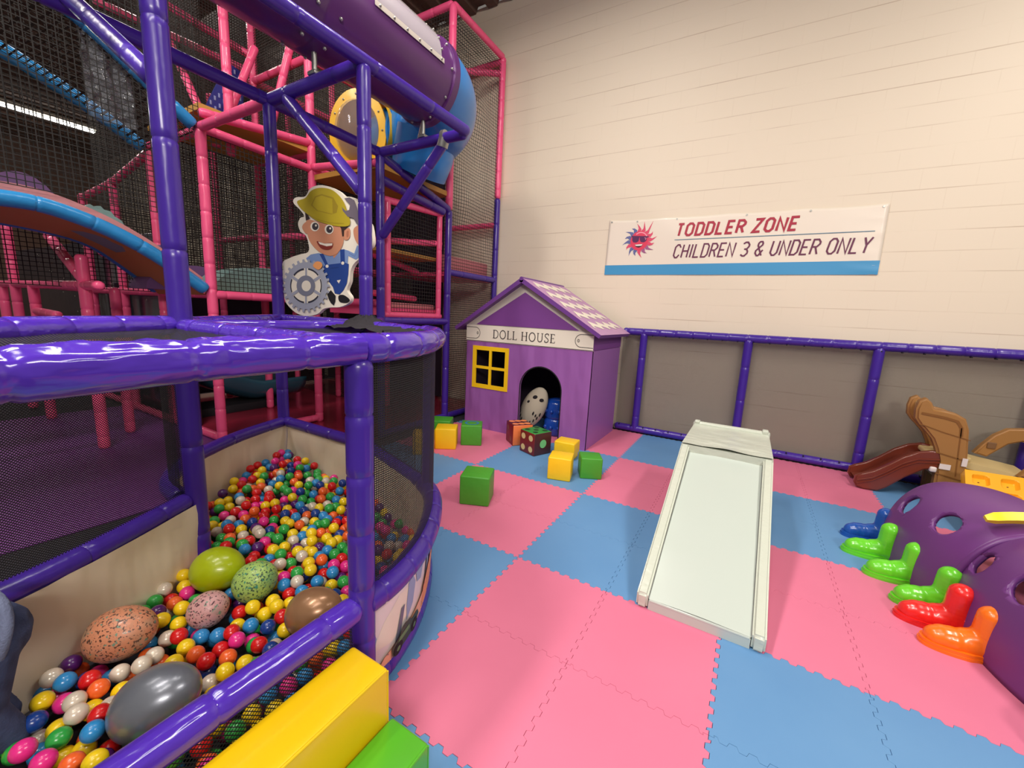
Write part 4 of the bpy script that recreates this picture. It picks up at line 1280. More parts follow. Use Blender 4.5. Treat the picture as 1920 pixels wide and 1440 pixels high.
# serif capitals
mb = MB()
def serif(s, x0, x1, z0, z1):
    W_ = dict(D=.78, O=.86, L=.58, H=.82, U=.80, S=.54, E=.58)
    adv = 0; pos = []
    for ch in s:
        if ch == ' ': adv += .42; continue
        pos.append((ch, adv)); adv += W_[ch] + .14
    adv -= .14
    k = (x1 - x0) / adv; Hh = z1 - z0
    th, tn = .13 * Hh, .055 * Hh
    def st(pts, w): mb.ribbon([(x0 + k * (a + p[0]), z0 + Hh * p[1]) for p in pts], w, .0085, 0, HM)
    def sf(px, z, half=.13): st([(px - half, z), (px + half, z)], tn)
    for ch, a in pos:
        w = W_[ch]
        e = .03
        if ch == 'D':
            st([(.14, 0), (.14, 1)], th); sf(.12, e); sf(.12, 1 - e)
            st([(.14, 1 - e)] + [(.34 + .38 * sin(pi * q / 10), .5 + .47 * cos(pi * q / 10)) for q in range(11)] + [(.14, e)], tn * 1.5)
        elif ch == 'O':
            mb.ribbon([(x0 + k * (a + .43 + .37 * cos(2 * pi * q / 24)), z0 + Hh * (.5 + .49 * sin(2 * pi * q / 24))) for q in range(24)], th * .8, .0085, 0, HM, True)
        elif ch == 'L':
            st([(.14, 0), (.14, 1)], th); sf(.14, 1 - e); st([(0, e), (.56, e), (.57, .2)], tn)
        elif ch == 'H':
            for q in (.14, .68): st([(q, 0), (q, 1)], th); sf(q, e); sf(q, 1 - e)
            st([(.14, .52), (.68, .52)], tn)
        elif ch == 'U':
            st([(.14, 1), (.14, .3), (.2, .1), (.4, .02), (.58, .1), (.66, .3), (.66, 1)], th * .75); sf(.14, 1 - e); sf(.66, 1 - e)
        elif ch == 'S':
            st([(.48, .78), (.46, .95), (.26, .99), (.08, .88), (.07, .7), (.2, .57), (.4, .43), (.48, .28), (.42, .1), (.24, .01), (.06, .06), (.04, .24)], th * .7)
        elif ch == 'E':
            st([(.14, 0), (.14, 1)], th); st([(0, 1 - e), (.5, 1 - e), (.51, .84)], tn); st([(0, e), (.54, e), (.56, .2)], tn); st([(.14, .52), (.42, .52)], tn); st([(.42, .44), (.42, .6)], tn)
serif('DOLL HOUSE', -1.80, -.90, 1.265, 1.375)
mb.build('sign_lettering', M['ink'], dh, smooth=0)
# yellow window frame with four openings
wf = MB()
fa, fb, fc, fd = -2.117, -1.543, .572, 1.148
for x0_, x1_, z0_, z1_ in ((fa, fa + .055, fc, fd), (fb - .055, fb, fc, fd), (fa + .055, fb - .055, fc, fc + .055), (fa + .055, fb - .055, fd - .055, fd), ((fa + fb) / 2 - .018, (fa + fb) / 2 + .018, fc + .055, (fc + fd) / 2 - .018), ((fa + fb) / 2 - .018, (fa + fb) / 2 + .018, (fc + fd) / 2 + .018, fd - .055), (fa + .055, fb - .055, (fc + fd) / 2 - .018, (fc + fd) / 2 + .018)):
    wf.prism([(x0_, z0_), (x1_, z0_), (x1_, z1_), (x0_, z1_)], -.012, .008, 0, HM)
wf.build('window_frame', M['win_yellow'], dh, smooth=0)
# roof: two thick pads, mauve with white wave rows on the right slope
sl_ = (AZ - EZ) / (AX + 2.36)
YF, YB = HY - .10, HB + .03
for sx, ex in ((-1, -2.37), (1, -.30)):
    ez = 1.385 if sx < 0 else 1.405
    A, B = Vector((AX, 0, AZ)), Vector((ex, 0, ez))
    d = (B - A).normalized(); nn = Vector((-d.z, 0, d.x)) * (1 if sx > 0 else -1)
    if nn.z < 0: nn = -nn
    th = .045
    mb = MB()
    P4 = [A, B, B - nn * th, A - nn * th * 1.2]
    vs = [Vector((p.x, YF, p.z)) for p in P4] + [Vector((p.x, YB, p.z)) for p in P4]
    mb.add(vs, [(3, 2, 1, 0), (4, 5, 6, 7), (1, 2, 6, 5), (2, 3, 7, 6), (3, 0, 4, 7)], 1)
    mb.add(vs, [(0, 1, 5, 4)], 0)
    rp_ = mb.build('roof_panel', [M['roof'], M['roof_edge']], dh, smooth=0)
    if sx > 0:
        L_ = (B - A).length
        mb = MB()
        for row in range(5):
            s0 = L_ * (.13 + .178 * row)
            n_ = 96
            up_, dn_ = [], []
            for q in range(n_ + 1):
                y = YF + .10 + (YB - YF - .22) * q / n_
                ph = (q / n_) * 4.0 + .3
                f = ph - math.floor(ph)
                wv = .055 * (math.tanh((f - .5) * 11) * -1 + 2 * (f - .5))
                end = min(1, min(q, n_ - q) / 4) ** .5
                up_.append((s0 - .050 * end + wv, y)); dn_.append((s0 + .050 * end + wv, y))
            vs = [A + d * s + nn * .003 + Vector((0, y, 0)) for s, y in up_ + dn_]
            mb.add(vs, [(i, i + 1, n_ + 2 + i, n_ + 1 + i) for i in range(n_)])
        mb.build('wave_pattern', M['offwhite'], rp_, smooth=0)
mb = MB()
mb.tube([(AX, YF - .003, AZ - .015), (AX, YB, AZ - .015)], .024, 10)
mb.build('ridge_binding', M['roof_edge'], dh, smooth=50)
# things inside the doorway
wt = MB()
wt.sphere((-1.27, 2.62, .36), .20, (.92, .45, 1.45), u=28, v=20)
for q in wt.v: q.x += .32 * (q.z - .36)
o = wt.build('soft_toy', M['toy_white'])
tag(o, 'white soft toy with black spots and a fringed lower edge inside the doll house doorway', 'toy')
mb = MB()
def spot(x, y, z, sc):
    m_ = MB().sphere((x, y, z), 1, sc, u=12, v=8)
    for q in m_.v: q.x += .32 * (q.z - .36)
    m_.build('spot', M['black'], o)


for (dx, dz_, rx, rz) in ((.0, .16, .035, .028), (-.07, .09, .02, .018), (.10, .13, .035, .024), (-.17, -.05, .02, .04), (.06, -.06, .012, .026), (.1, -.09, .01, .022)):
    yy = .45 * sqrt(max(0.02, 1 - (dx / .2) ** 2 - (dz_ / .27) ** 2)) * .2
    spot(-1.27 + dx, 2.62 - yy, .36 + dz_, (rx, .012, rz))
for k in range(9):
    a = -pi / 2 + (k - 4) * .26
    dx, dz_ = .16 * sin((k - 4) * .3), -.2 * cos((k - 4) * .3)
    yy = .09 * sqrt(max(0.05, 1 - (dx / .2) ** 2 - (dz_ / .27) ** 2))
    spot(-1.27 + dx, 2.62 - yy, .36 + dz_, (.009, .012, .028))
bt = thing('toy_figure', 'shiny blue plastic toy beside the white soft toy inside the doll house doorway', 'toy', (-1.0, 2.80, 0))
mb = MB()
mb.tube([(-1.0, 2.80, .0), (-1.0, 2.80, .03), (-1.0, 2.80, .20), (-1.0, 2.80, .23), (-1.0, 2.80, .26), (-1.0, 2.80, .44), (-1.0, 2.80, .48), (-1.0, 2.80, .50)], [.14, .16, .17, .145, .165, .16, .13, .05], 24)
mb.build('body', M['toy_blue'], bt, smooth=60)
mb = MB()
for a in (-2.2, -1.6, -1.0): mb.sphere((-1.0 + .165 * cos(a), 2.80 + .165 * sin(a), .34), .025).sphere((-1.0 + .165 * cos(a), 2.80 + .165 * sin(a), .12), .028)
mb.build('knob', M['toy_blue'], bt)

# ------------------------------------------------------------------ soft blocks and dice
def block(name, loc, rot, size, m, label, top=None):
    t = tag(MB().box((0, 0, size / 2), (size, size, size), bev=.012, seg=3).build(name, M[m], None, smooth=50), label, 'soft block', 'soft play blocks')
    if top:
        mb = MB(); mb.ribbon(circ(0, 0, .075, .075, 24), .025, size + .001, 0, None, True)
        mb.build('printed_ring', mat('blue_ring_print', srgb(40, 130, 170), .5), t, smooth=0)
    t.location = loc; t.rotation_euler = (0, 0, rot)
    return t


block('soft_block', (-.714, .534, 0), radians(23), .25, 'block_green', 'green soft cube standing alone on the pink mats by the ball pit')
block('soft_block', (-.335, 1.445, 0), radians(15), .228, 'block_yellow', 'yellow soft cube beside the green cube in front of the doll house corner')
block('soft_block', (-.105, 1.66, 0), radians(28), .215, 'block_green', 'green soft cube touching the yellow cube near the doll house corner')
block('soft_block', (-1.67, 1.765, 0), radians(33), .25, 'block_green', 'green soft cube with a blue ring on top left of the doll house door', True)
block('soft_block', (-1.82, 1.465, 0), radians(33), .245, 'block_yellow', 'yellow soft cube at the ball pit edge in front of the green cube')
block('soft_block', (-2.08, 1.69, 0), radians(30), .25, 'block_green', 'green soft cube mostly hidden behind the yellow cube at the ball pit edge')
block('soft_block', (-1.90, 1.16, 0), radians(40), .235, 'block_yellow', 'yellow soft cube half hidden behind the ball pit net')
# yellow block behind, lying with a shaped cut-out in its lower face
t = thing('soft_block', 'yellow soft block with red notches behind the yellow and green cubes', 'soft block', (0, 0, 0), 'soft play blocks')
MB().box((0, 0, .125), (.24, .22, .15), bev=.014, seg=3).box((0, 0, .035), (.22, .19, .07), bev=.01).build('body', M['block_yellow'], t, smooth=50)
MB().box((-.055, -.098, .04), (.07, .01, .036)).box((.06, -.098, .04), (.06, .01, .03)).build('red_notch', M['dice_red'], t, smooth=0)
t.location = (-.515, 2.03, 0); t.rotation_euler = (0, 0, radians(4))


def die(label, loc, rot, faces, size=.265, edge=None):
    t = thing('foam_die', label, 'die', (0, 0, 0), 'big foam dice')
    h = size / 2
    mb = MB().box((0, 0, h), (size, size, size), bev=.012, seg=2)
    for i, q in enumerate(mb.f):
        c = sum((mb.v[k] for k in q), Vector()) / len(q) - Vector((0, 0, h))
        ax = max(range(3), key=lambda a: abs(c[a]))
        side = {(0, 1): 'right', (0, -1): 'left', (1, 1): 'back', (1, -1): 'front', (2, 1): 'top', (2, -1): 'bottom'}[(ax, 1 if c[ax] > 0 else -1)]
        second = sorted((abs(k) for k in c), reverse=True)[1]
        mb.m[i] = 4 if (edge and second > h * .6) else ['front', 'right', 'top'].index(side) if side in ('front', 'right', 'top') else 3
    ms = [M[faces[k][0]] for k in ('front', 'right', 'top')] + [M['dice_red'], M[edge or 'dice_red']]
    mb.build('cube', ms, t, smooth=50)
    pos = {1: [(0, 0)], 4: [(-.5, -.5), (.5, -.5), (-.5, .5), (.5, .5)], 5: [(-.55, -.55), (.55, -.55), (-.55, .55), (.55, .55), (0, 0)], 6: [(-.5, -.6), (.5, -.6), (-.5, .6), (.5, .6), (-.5, 0), (.5, 0)], 2: [(-.4, .45), (.4, -.45)]}
    for side, (m0, n_, pm, pr_) in faces.items():
        mb = MB()
        for (a, b) in pos[n_]:
            a *= h; b *= h
            for k in range(1):
                if side == 'front': pts = [(a + pr_ * cos(q * pi / 12), -h - .0015, h + b + pr_ * sin(q * pi / 12)) for q in range(24)]
                elif side == 'right': pts = [(h + .0015, a + pr_ * cos(q * pi / 12), h + b + pr_ * sin(q * pi / 12)) for q in range(24)]
                else: pts = [(a + pr_ * cos(q * pi / 12), b + pr_ * sin(q * pi / 12), size + .0015) for q in range(24)]
                mb.add(pts, [tuple(range(24))])
        mb.build('pips', M[pm], t, smooth=0)
    t.location = loc; t.rotation_euler = (0, 0, rot)
    return t


die('maroon foam die with green top and cream pips in front of the doll house door', (-.887, 1.962, 0), radians(-22),
    {'front': ('dice_red', 4, 'pip_cream', .036), 'right': ('dice_brown', 1, 'pip_green', .05), 'top': ('dice_green', 5, 'pip_dark', .032)})
die('worn red foam die with orange edge and orange pips behind the green-topped die', (-1.215, 2.15, 0), radians(-40),
    {'front': ('dice_red', 2, 'pip_brown', .034), 'right': ('dice_orange', 1, 'dice_orange', .04), 'top': ('dice_plum', 6, 'pip_orange', .040)}, .26)

# ------------------------------------------------------------------ white toddler slide
ts = thing('toddler_slide', 'white vinyl foam toddler slide with raised side rails facing the viewer', 'slide', (1.09, 1.0, 0))
XL, XR = .775, 1.40
PR = [(-.02, 0), (-.02, .085), (0.02, .10), (1.22, .645), (1.27, .645), (1.27, 0)]
YZ = lambda x: Matrix(((0, 0, 1, x), (1, 0, 0, 0), (0, 1, 0, 0), (0, 0, 0, 1)))
for x0_, x1_ in ((XL, XL + .062), (XR - .062, XR)):
    bm = bmesh.new()
    tmp = MB().prism(PR, x0_, x1_, 0, YZ(0))
    for p in tmp.v: bm.verts.new(p)
    bm.verts.ensure_lookup_table()
    for q in tmp.f: bm.faces.new([bm.verts[k] for k in q])
    bmesh.ops.remove_doubles(bm, verts=bm.verts[:], dist=1e-5)
    bmesh.ops.recalc_face_normals(bm, faces=bm.faces[:])
    bmesh.ops.bevel(bm, geom=bm.edges[:], offset=.012, segments=3, affect='EDGES')
    MB().bm(bm).build('side_rail', M['white_wrinkle'], ts, smooth=40)
mb = MB()
def deckfn(u, v):
    x = XL + .066 + (XR - XL - .132) * u
    y = -.012 + 1.25 * v
    z = .062 + (.60 - .062) * v + .006 * sin(pi * u) - .004 * noise.noise(Vector((x * 6, y * 5, 0)))
    return Vector((x, y, z)), (u, v)
mb.grid(deckfn, 16, 48)
mb.prism([(-.015, 0), (1.24, 0), (1.24, .58), (-.010, .052), (-.015, .05)], XL + .066, XR - .066, 0, YZ(0))
mb.tube([(XL + .07, -.004, .052), (XR - .07, -.004, .052)], .012, 10)
mb.build('slide_bed', M['white_plastic'], ts, smooth=50)
mb = MB()
mb.ribbon([(XL + .064, -.016), (XL + .064, 1.2)], .004, 0)
mb.v = [Vector((p.x, p.y, .066 + (p.y + .012) * .4304 + .004)) for p in mb.v]
mb.ribbon([(XR - .064, -.016), (XR - .064, 1.2)], .004, 0)
mb.v = [Vector((p.x, p.y, .066 + (p.y + .012) * .4304 + .004)) for p in mb.v]
mb.build('bed_seam', M['grey_edge'], ts, smooth=0)
mb = MB()
def capfn(u, v):
    x = XL + .004 + (XR - XL - .008) * u
    y = 1.20 + .80 * v
    w = .012 * sin(pi * u) * noise.noise(Vector((x * 5, y * 9, 2)))
    return Vector((x, y, .652 - .02 * v + w)), (u, v)
mb.grid(capfn, 24, 24)
mb.prism([(1.20, 0), (2.0, 0), (2.0, .622), (1.20, .64)], XL + .004, XR - .004, 0, YZ(0))
mb.build('platform', M['white_wrinkle'], ts, smooth=50)
mb = MB().box(((XL + XR) / 2, 2.03, .345), (XR - XL + .01, .06, .63), bev=.02, seg=3)
mb.box((XL + .03, 2.03, .655), (.05, .064, .03), bev=.01).box((XR - .035, 2.03, .655), (.05, .064, .04), bev=.01)
mb.build('end_bolster', M['white_wrinkle'], ts, smooth=50)

# ------------------------------------------------------------------ foam steps at the pit entrance
def step(x0_, x1_, y0_, y1_, h, m, label):
    mb = MB().box(((x0_ + x1_) / 2, (y0_ + y1_) / 2, h / 2), (x1_ - x0_, y1_ - y0_, h), bev=.012, seg=3)
    o = tag(mb.build('foam_step', M[m], None, smooth=50), label, 'foam step', 'foam steps')
    sm = MB().tube([(x1_ - .003, y1_ - .01, h - .003), (x1_ - .003, y0_ + .01, h - .003)], .0045, 8)
    sm.tube([(x1_ - .003, y1_ - .003, .02), (x1_ - .003, y1_ - .003, h - .01)], .0035, 8)
    sm.build('piping', M[m], o)
    return o


step(.055, .235, -2.5, -1.335, .385, 'yellow', 'long glossy yellow foam step at the ball pit entrance')
step(.24, .41, -2.5, -1.325, .19, 'green', 'lower glossy green foam step in front of the yellow step')


# ------------------------------------------------------------------ cut-out sign of a builder boy between the purple posts
def on_plane_y(px, py, y):
    d = rt * ((px - 960) / 759.165) + up * ((720 - py) / 759.165) + fw
    return CAM + d * ((y - CAM.y) / d.y)


def S2(pts):
    """sketch units of the sign -> (x, z) on its board"""
    out = []
    for cx, cy in pts:
        p = on_plane_y(520 + cx / 5.539, 340 + cy / 5.539, 0.03)
        out.append((p.x, p.z))
    return out


def ellip(cx, cy, rx, ry, n=28, rot=0, a0=0, a1=360):
    r_ = []
    full = abs(a1 - a0) >= 360
    for k in range(n):
        a = radians(a0 + (a1 - a0) * k / (n if full else n - 1))
        x, y = rx * cos(a), ry * sin(a)
        r_.append((cx + x * cos(rot) - y * sin(rot), cy + x * sin(rot) + y * cos(rot)))
    return r_


def rounded(pts, k=4):
    """close a smooth curve through the points"""
    n = len(pts); out = []
    for i in range(n):
        a, b, c, d = [Vector(pts[(i + j) % n]) for j in (-1, 0, 1, 2)]
        for q in range(k):
            t = q / k
            p = 0.5 * ((2 * b) + (c - a) * t + (2 * a - 5 * b + 4 * c - d) * t * t + (-a + 3 * b - 3 * c + d) * t ** 3)
            out.append((p.x, p.y))
    return out


sg = thing('cutout_sign', 'cut-out sign of a cartoon builder boy in yellow hard hat holding a gear and wrench', 'sign', (-2.0, .03, 1.95))
SM = frontM(0.03)
outline = [(165, 195), (200, 165), (290, 155), (340, 75), (430, 40), (540, 55), (640, 105), (700, 155), (780, 165), (835, 215), (870, 320), (900, 400), (960, 440), (985, 560), (985, 660), (930, 720), (870, 790),
           (800, 850), (760, 930), (750, 1040), (720, 1130), (760, 1200), (745, 1260), (650, 1305), (540, 1310), (470, 1330), (420, 1375), (320, 1398), (210, 1375), (120, 1300), (75, 1220), (65, 1080), (50, 860),
           (120, 800), (230, 760), (310, 740), (330, 690), (300, 570), (240, 520), (215, 440), (240, 380), (280, 360), (230, 290), (175, 235)]
MB().prism(S2(rounded(outline)), -.03, 0, 0, SM).build('board', M['offwhite'], sg, smooth=40)
col = lambda n, r, g, b: mat('sign_' + n, srgb(r, g, b), .5)
C_ = {'skin': col('skin', 202, 138, 106), 'hat': col('hat', 176, 156, 28), 'hat2': col('hat_shade', 152, 130, 24), 'hair': col('hair', 50, 30, 26), 'shirt': col('shirt', 116, 142, 190), 'shirt2': col('shirt_fold', 96, 122, 172),
      'blue': col('overall', 30, 64, 138), 'blue2': col('overall_seam', 22, 48, 108), 'gear': col('gear', 156, 160, 176), 'gear2': col('gear_hub', 120, 124, 142), 'dark': col('dark', 42, 46, 62), 'white': M['offwhite'],
      'shoe': col('shoe', 22, 22, 26), 'mouth': col('mouth', 130, 44, 32), 'orange': col('glove', 236, 160, 96), 'wrench': col('wrench', 106, 96, 108), 'skin2': col('skin_shade', 172, 108, 82), 'eye': col('eye', 58, 52, 58)}
ck = list(C_)
DEP = [0.0015]


def lay(mb, pts, c, smooth_=False):
    DEP[0] += 0.00025
    mb.flat(S2(rounded(pts) if smooth_ else pts), DEP[0], ck.index(c), SM)


def strip(mb, pts, w, c):
    DEP[0] += 0.00025
    mb.ribbon(S2(pts), w, DEP[0], ck.index(c), SM)


CM = [C_[k] for k in ck]
b1 = MB()
lay(b1, [(300, 800), (350, 760), (430, 745), (520, 770), (690, 705), (740, 720), (800, 750), (830, 665), (895, 700), (880, 760), (820, 815), (740, 775), (730, 880), (600, 900), (500, 900), (400, 890), (330, 850)], 'shirt')
strip(b1, [(745, 745), (805, 780), (850, 700)], .006, 'shirt2')
lay(b1, [(575, 760), (640, 740), (590, 800)], 'skin')
b1.build('shirt', CM, sg, smooth=0)
b2 = MB()
lay(b2, [(440, 755), (480, 750), (530, 865), (660, 850), (655, 710), (700, 705), (705, 845), (745, 860), (740, 960), (725, 1060), (690, 1130), (650, 1175), (600, 1165), (580, 1100), (530, 1030), (490, 990), (480, 890), (500, 870)], 'blue')
strip(b2, [(555, 905), (640, 895)], .004, 'blue2')
lay(b2, [(620, 1030), (662, 1022), (642, 1062)], 'white')
for cx, cy in ((520, 882), (683, 850)): lay(b2, ellip(cx, cy, 16, 17, 16), 'white')
b2.build('overalls', CM, sg, smooth=0)
b3 = MB()
lay(b3, [(520, 1175), (560, 1130), (610, 1190), (605, 1250), (590, 1290), (560, 1265), (540, 1230)], 'shoe')
lay(b3, [(640, 1190), (690, 1180), (745, 1215), (755, 1240), (720, 1262), (650, 1250)], 'shoe', True)
b3.build('boots', CM, sg, smooth=0)
b4 = MB()
lay(b4, [(300, 430), (340, 400), (500, 440), (690, 470), (695, 580), (680, 670), (630, 745), (560, 775), (470, 750), (390, 690), (335, 610), (310, 520)], 'skin', True)
lay(b4, [(262, 470), (300, 425), (315, 480), (310, 545), (280, 520)], 'skin', True)
lay(b4, [(715, 500), (755, 490), (762, 560), (740, 605), (700, 605), (700, 540)], 'skin', True)
lay(b4, [(725, 525), (745, 515), (745, 570), (725, 580)], 'skin2', True)
lay(b4, [(655, 465), (750, 455), (725, 490), (700, 510), (697, 572), (680, 575), (670, 500)], 'hair')
lay(b4, [(293, 325), (320, 345), (345, 385), (303, 410)], 'hair')
for cx, cy in ((396, 470), (545, 500)):
    lay(b4, ellip(cx, cy, 46, 50), 'white')
    lay(b4, ellip(cx + 4, cy, 33, 38), 'eye')
    lay(b4, ellip(cx + 12, cy - 10, 10, 12, 12), 'white')
lay(b4, [(420, 622), (500, 645), (582, 640), (575, 690), (530, 712), (470, 700), (435, 665)], 'mouth', True)
lay(b4, [(432, 628), (500, 648), (580, 645), (578, 668), (520, 676), (450, 655)], 'white')
lay(b4, [(800, 500), (850, 455), (900, 430), (960, 470), (970, 600), (905, 690), (850, 660), (810, 590)], 'skin', True)
b4.build('face', CM, sg, smooth=0)
b5 = MB()
lay(b5, [(215, 210), (300, 175), (360, 100), (450, 70), (560, 85), (640, 140), (700, 220), (740, 330), (765, 420), (745, 465), (650, 470), (540, 450), (420, 410), (330, 350), (250, 280)], 'hat', True)
lay(b5, [(400, 160), (470, 135), (590, 170), (640, 260), (625, 330), (570, 345), (420, 310), (360, 250)], 'hat2')
lay(b5, [(410, 170), (470, 150), (580, 185), (585, 340), (430, 305), (372, 248)], 'hat')
strip(b5, [(330, 345), (430, 400), (560, 435), (700, 440)], .004, 'hat2')
b5.build('hard_hat', CM, sg, smooth=0)
b6 = MB()
lay(b6, [(705, 180), (760, 170), (810, 200), (840, 280), (860, 370), (890, 430), (850, 465), (825, 430), (800, 385), (740, 370), (690, 310), (680, 270), (720, 310), (755, 300), (765, 250), (730, 210)], 'wrench')
b6.build('wrench', CM, sg, smooth=0)
b7 = MB()
gcx, gcy = 310, 1085
gp = []
for k in range(26):
    a = 2 * pi * k / 26
    for da, rr_ in ((-.06, 1), (-.045, 1.12), (.045, 1.12), (.06, 1)):
        gp.append((gcx + 238 * rr_ * .92 * cos(a + da), gcy + 255 * rr_ * .96 * sin(a + da)))
lay(b7, gp, 'gear')
lay(b7, ellip(gcx, gcy, 165, 182, 40), 'white')
for k in range(6):
    a = radians(60 * k - 90)
    a0, a1 = a + .13, a + pi / 3 - .13
    pts = [(gcx + 158 * cos(a0 + (a1 - a0) * q / 9), gcy + 174 * sin(a0 + (a1 - a0) * q / 9)) for q in range(10)]
    strip(b7, pts, .014, 'dark')
    strip(b7, [(gcx + 90 * cos(a), gcy + 98 * sin(a)), (gcx + 168 * cos(a), gcy + 186 * sin(a))], .026, 'gear')
lay(b7, ellip(gcx, gcy, 96, 106, 32), 'gear2')
lay(b7, ellip(gcx + 5, gcy + 2, 48, 56, 28), 'white')
lay(b7, [(385, 880), (420, 835), (470, 845), (480, 885), (440, 920)], 'orange', True)
b7.build('gear', CM, sg, smooth=0)
MB().box((-2.6, .03, 1.9), (.05, .02, .03)).box((-1.47, .03, 2.1), (.12, .02, .03)).build('hanger', M['steel'], sg, smooth=0)


# ------------------------------------------------------------------ purple caterpillar tunnel: two arched segments with boots
def arch(cx, cy, rot, label, holes, length=.80, hw=.43, hh=.60):
    t = thing('crawl_tunnel', label, 'crawl tunnel', (0, 0, 0), 'purple tunnel segments')
    NU, NV = 96, 56
    arc = [0]

    def prof(a, v):
        b = 1 - .16 * abs(2 * v - 1) ** 2.6
        e = .86
        x = hw * b * (1 if cos(a) > 0 else -1) * abs(cos(a)) ** e
        z = hh * (1 - .10 * abs(2 * v - 1) ** 2.6) * abs(sin(a)) ** e
        return Vector((x, (v - .5) * length, z))
    bm = bmesh.new()
    R_ = hw * pi / 2 * 1.15
    grid_ = {}
    P = {}
    for i in range(NU + 1):
        for j in range(NV + 1):
            a, v = pi * i / NU, j / NV
            P[i, j] = [a, v]
    inside_ = set()
    for (ha, hv, hr) in holes:
        for (i, j), q in P.items():
            du, dv = (q[0] - ha) * .52, (q[1] - hv) * length
            d = hypot(du, dv)
            if abs(d - hr) < .014:
                s = hr / d
                q[0] = ha + du * s / .52; q[1] = hv + dv * s / length
        for (i, j), q in P.items():
            if hypot((q[0] - ha) * .52, (q[1] - hv) * length) < hr - .002: inside_.add((i, j))
    for k, q in P.items():
        grid_[k] = bm.verts.new(prof(q[0], q[1]))
    for i in range(NU):
        for j in range(NV):
            ks = [(i, j), (i + 1, j), (i + 1, j + 1), (i, j + 1)]
            if any(k in inside_ for k in ks): continue
            bm.faces.new([grid_[k] for k in ks])
    bmesh.ops.delete(bm, geom=[v for v in bm.verts if not v.link_faces], context='VERTS')
    bmesh.ops.recalc_face_normals(bm, faces=bm.faces[:])
    mb = MB().bm(bm)
    o = mb.build('shell', M['tunnel'], t, smooth=60)
    md = o.modifiers.new('SOLIDIFY', 'SOLIDIFY'); md.thickness = .03; md.offset = 0
    for (ha, hv, hr) in holes:
        ring_ = [prof(ha + (hr + .012) * cos(2 * pi * k / 40) / .52, hv + (hr + .012) * sin(2 * pi * k / 40) / length) for k in range(40)]
        MB().tube(ring_, .016, 8, closed=True).build('hole_rim', M['tunnel'], o, smooth=60)
    # end hoops
    for v in (0.0, 1.0):
        MB().tube([prof(pi * k / 40, v) for k in range(41)], .018, 8).build('end_hoop', M['tunnel'], t, smooth=60)
    t.location = (cx, cy, 0); t.rotation_euler = (0, 0, rot)
    return t


HF_ = [(pi - .70, .74, .085), (pi - .80, .28, .085), (.85, .70, .085), (.85, .24, .085)]
HN_ = [(pi - .66, .90, .08), (pi - .72, .50, .085), (.85, .70, .085), (.85, .24, .085)]
far_t = arch(2.615, 1.42, radians(8), 'far purple plastic tunnel arch with round holes and green boots', HF_)
near_t = arch(2.765, .63, radians(10), 'near purple plastic tunnel arch with round holes and a yellow clip at its joint', HN_)
cp_ = tag(MB().tube([(2.41 + .42 * (q / 12), 1.03 + .05 * (q / 12), .582 + .045 * sin(pi * q / 12)) for q in range(13)], [.02] + [.034] * 11 + [.02], 4).build('tunnel_clip', M['clip_yellow'], None, smooth=30),
          'bright yellow clip bar across the joint of the two purple tunnel arches', 'clip')


def boot(loc, rot, m, label, size=1.0):
    mb = MB()
    capsule(mb, (0.06, 0, .055), (-.13, 0, .05), .06, .062)
    capsule(mb, (-.10, 0, .05), (-.155, 0, .045), .065, .055)
    capsule(mb, (.035, 0, .06), (.03, 0, .215), .072, .058)
    capsule(mb, (.04, 0, .09), (-.05, 0, .075), .06, .05)
    up_ = blob(mb, .007, 3)
    up_.v = [Vector((p.x, p.y, max(p.z, .012))) for p in up_.v]
    t = thing('tunnel_boot', label, 'boot', (0, 0, 0), 'plastic boots of the tunnel')
    up_.build('upper', M[m], t, smooth=80)
    sole = [(-.225 + .0, 0)]
    pts = []
    for k in range(40):
        a = 2 * pi * k / 40
        x = -.05 + .175 * cos(a); w = .078 if x < -.05 else .07
        pts.append((x, (abs(sin(a)) ** .8) * w * (1 if sin(a) > 0 else -1)))
    s = MB().prism(pts, 0, .016)
    s.prism([(p[0] * .97 - .001, p[1] * .95) for p in pts], .016, .034)
    s.build('sole', M[m], t, smooth=40)
    w = MB().tube([(.055 + .066 * cos(2 * pi * k / 24), .066 * sin(2 * pi * k / 24), .105 + .018 * cos(2 * pi * k / 24)) for k in range(24)], .006, 6, closed=True)
    w.build('welt', M[m], t, smooth=80)
    t.location = loc; t.rotation_euler = (0, 0, rot); t.scale = (size,) * 3
    return t


boot((2.175, 1.775, 0), radians(6), 'boot_blue', 'blue plastic boot farthest along the left foot of the purple tunnel')
boot((2.135, 1.475, 0), radians(4), 'boot_green', 'green plastic boot next to the blue boot at the far tunnel arch')
boot((2.205, 1.22, 0), radians(10), 'boot_green', 'green plastic boot in the middle of the three green boots')
boot((2.285, .965, 0), radians(12), 'boot_green', 'green plastic boot touching the red boot')
boot((2.27, .775, 0), radians(4), 'boot_red', 'red plastic boot at the left foot of the near purple tunnel arch')
boot((2.325, .60, 0), radians(8), 'boot_orange', 'orange plastic boot at the left foot of the near purple tunnel arch')
boot((2.50, .17, 0), radians(40), 'boot_blue', 'blue plastic boot at the near corner of the purple tunnel cut by the right edge', 1.1)

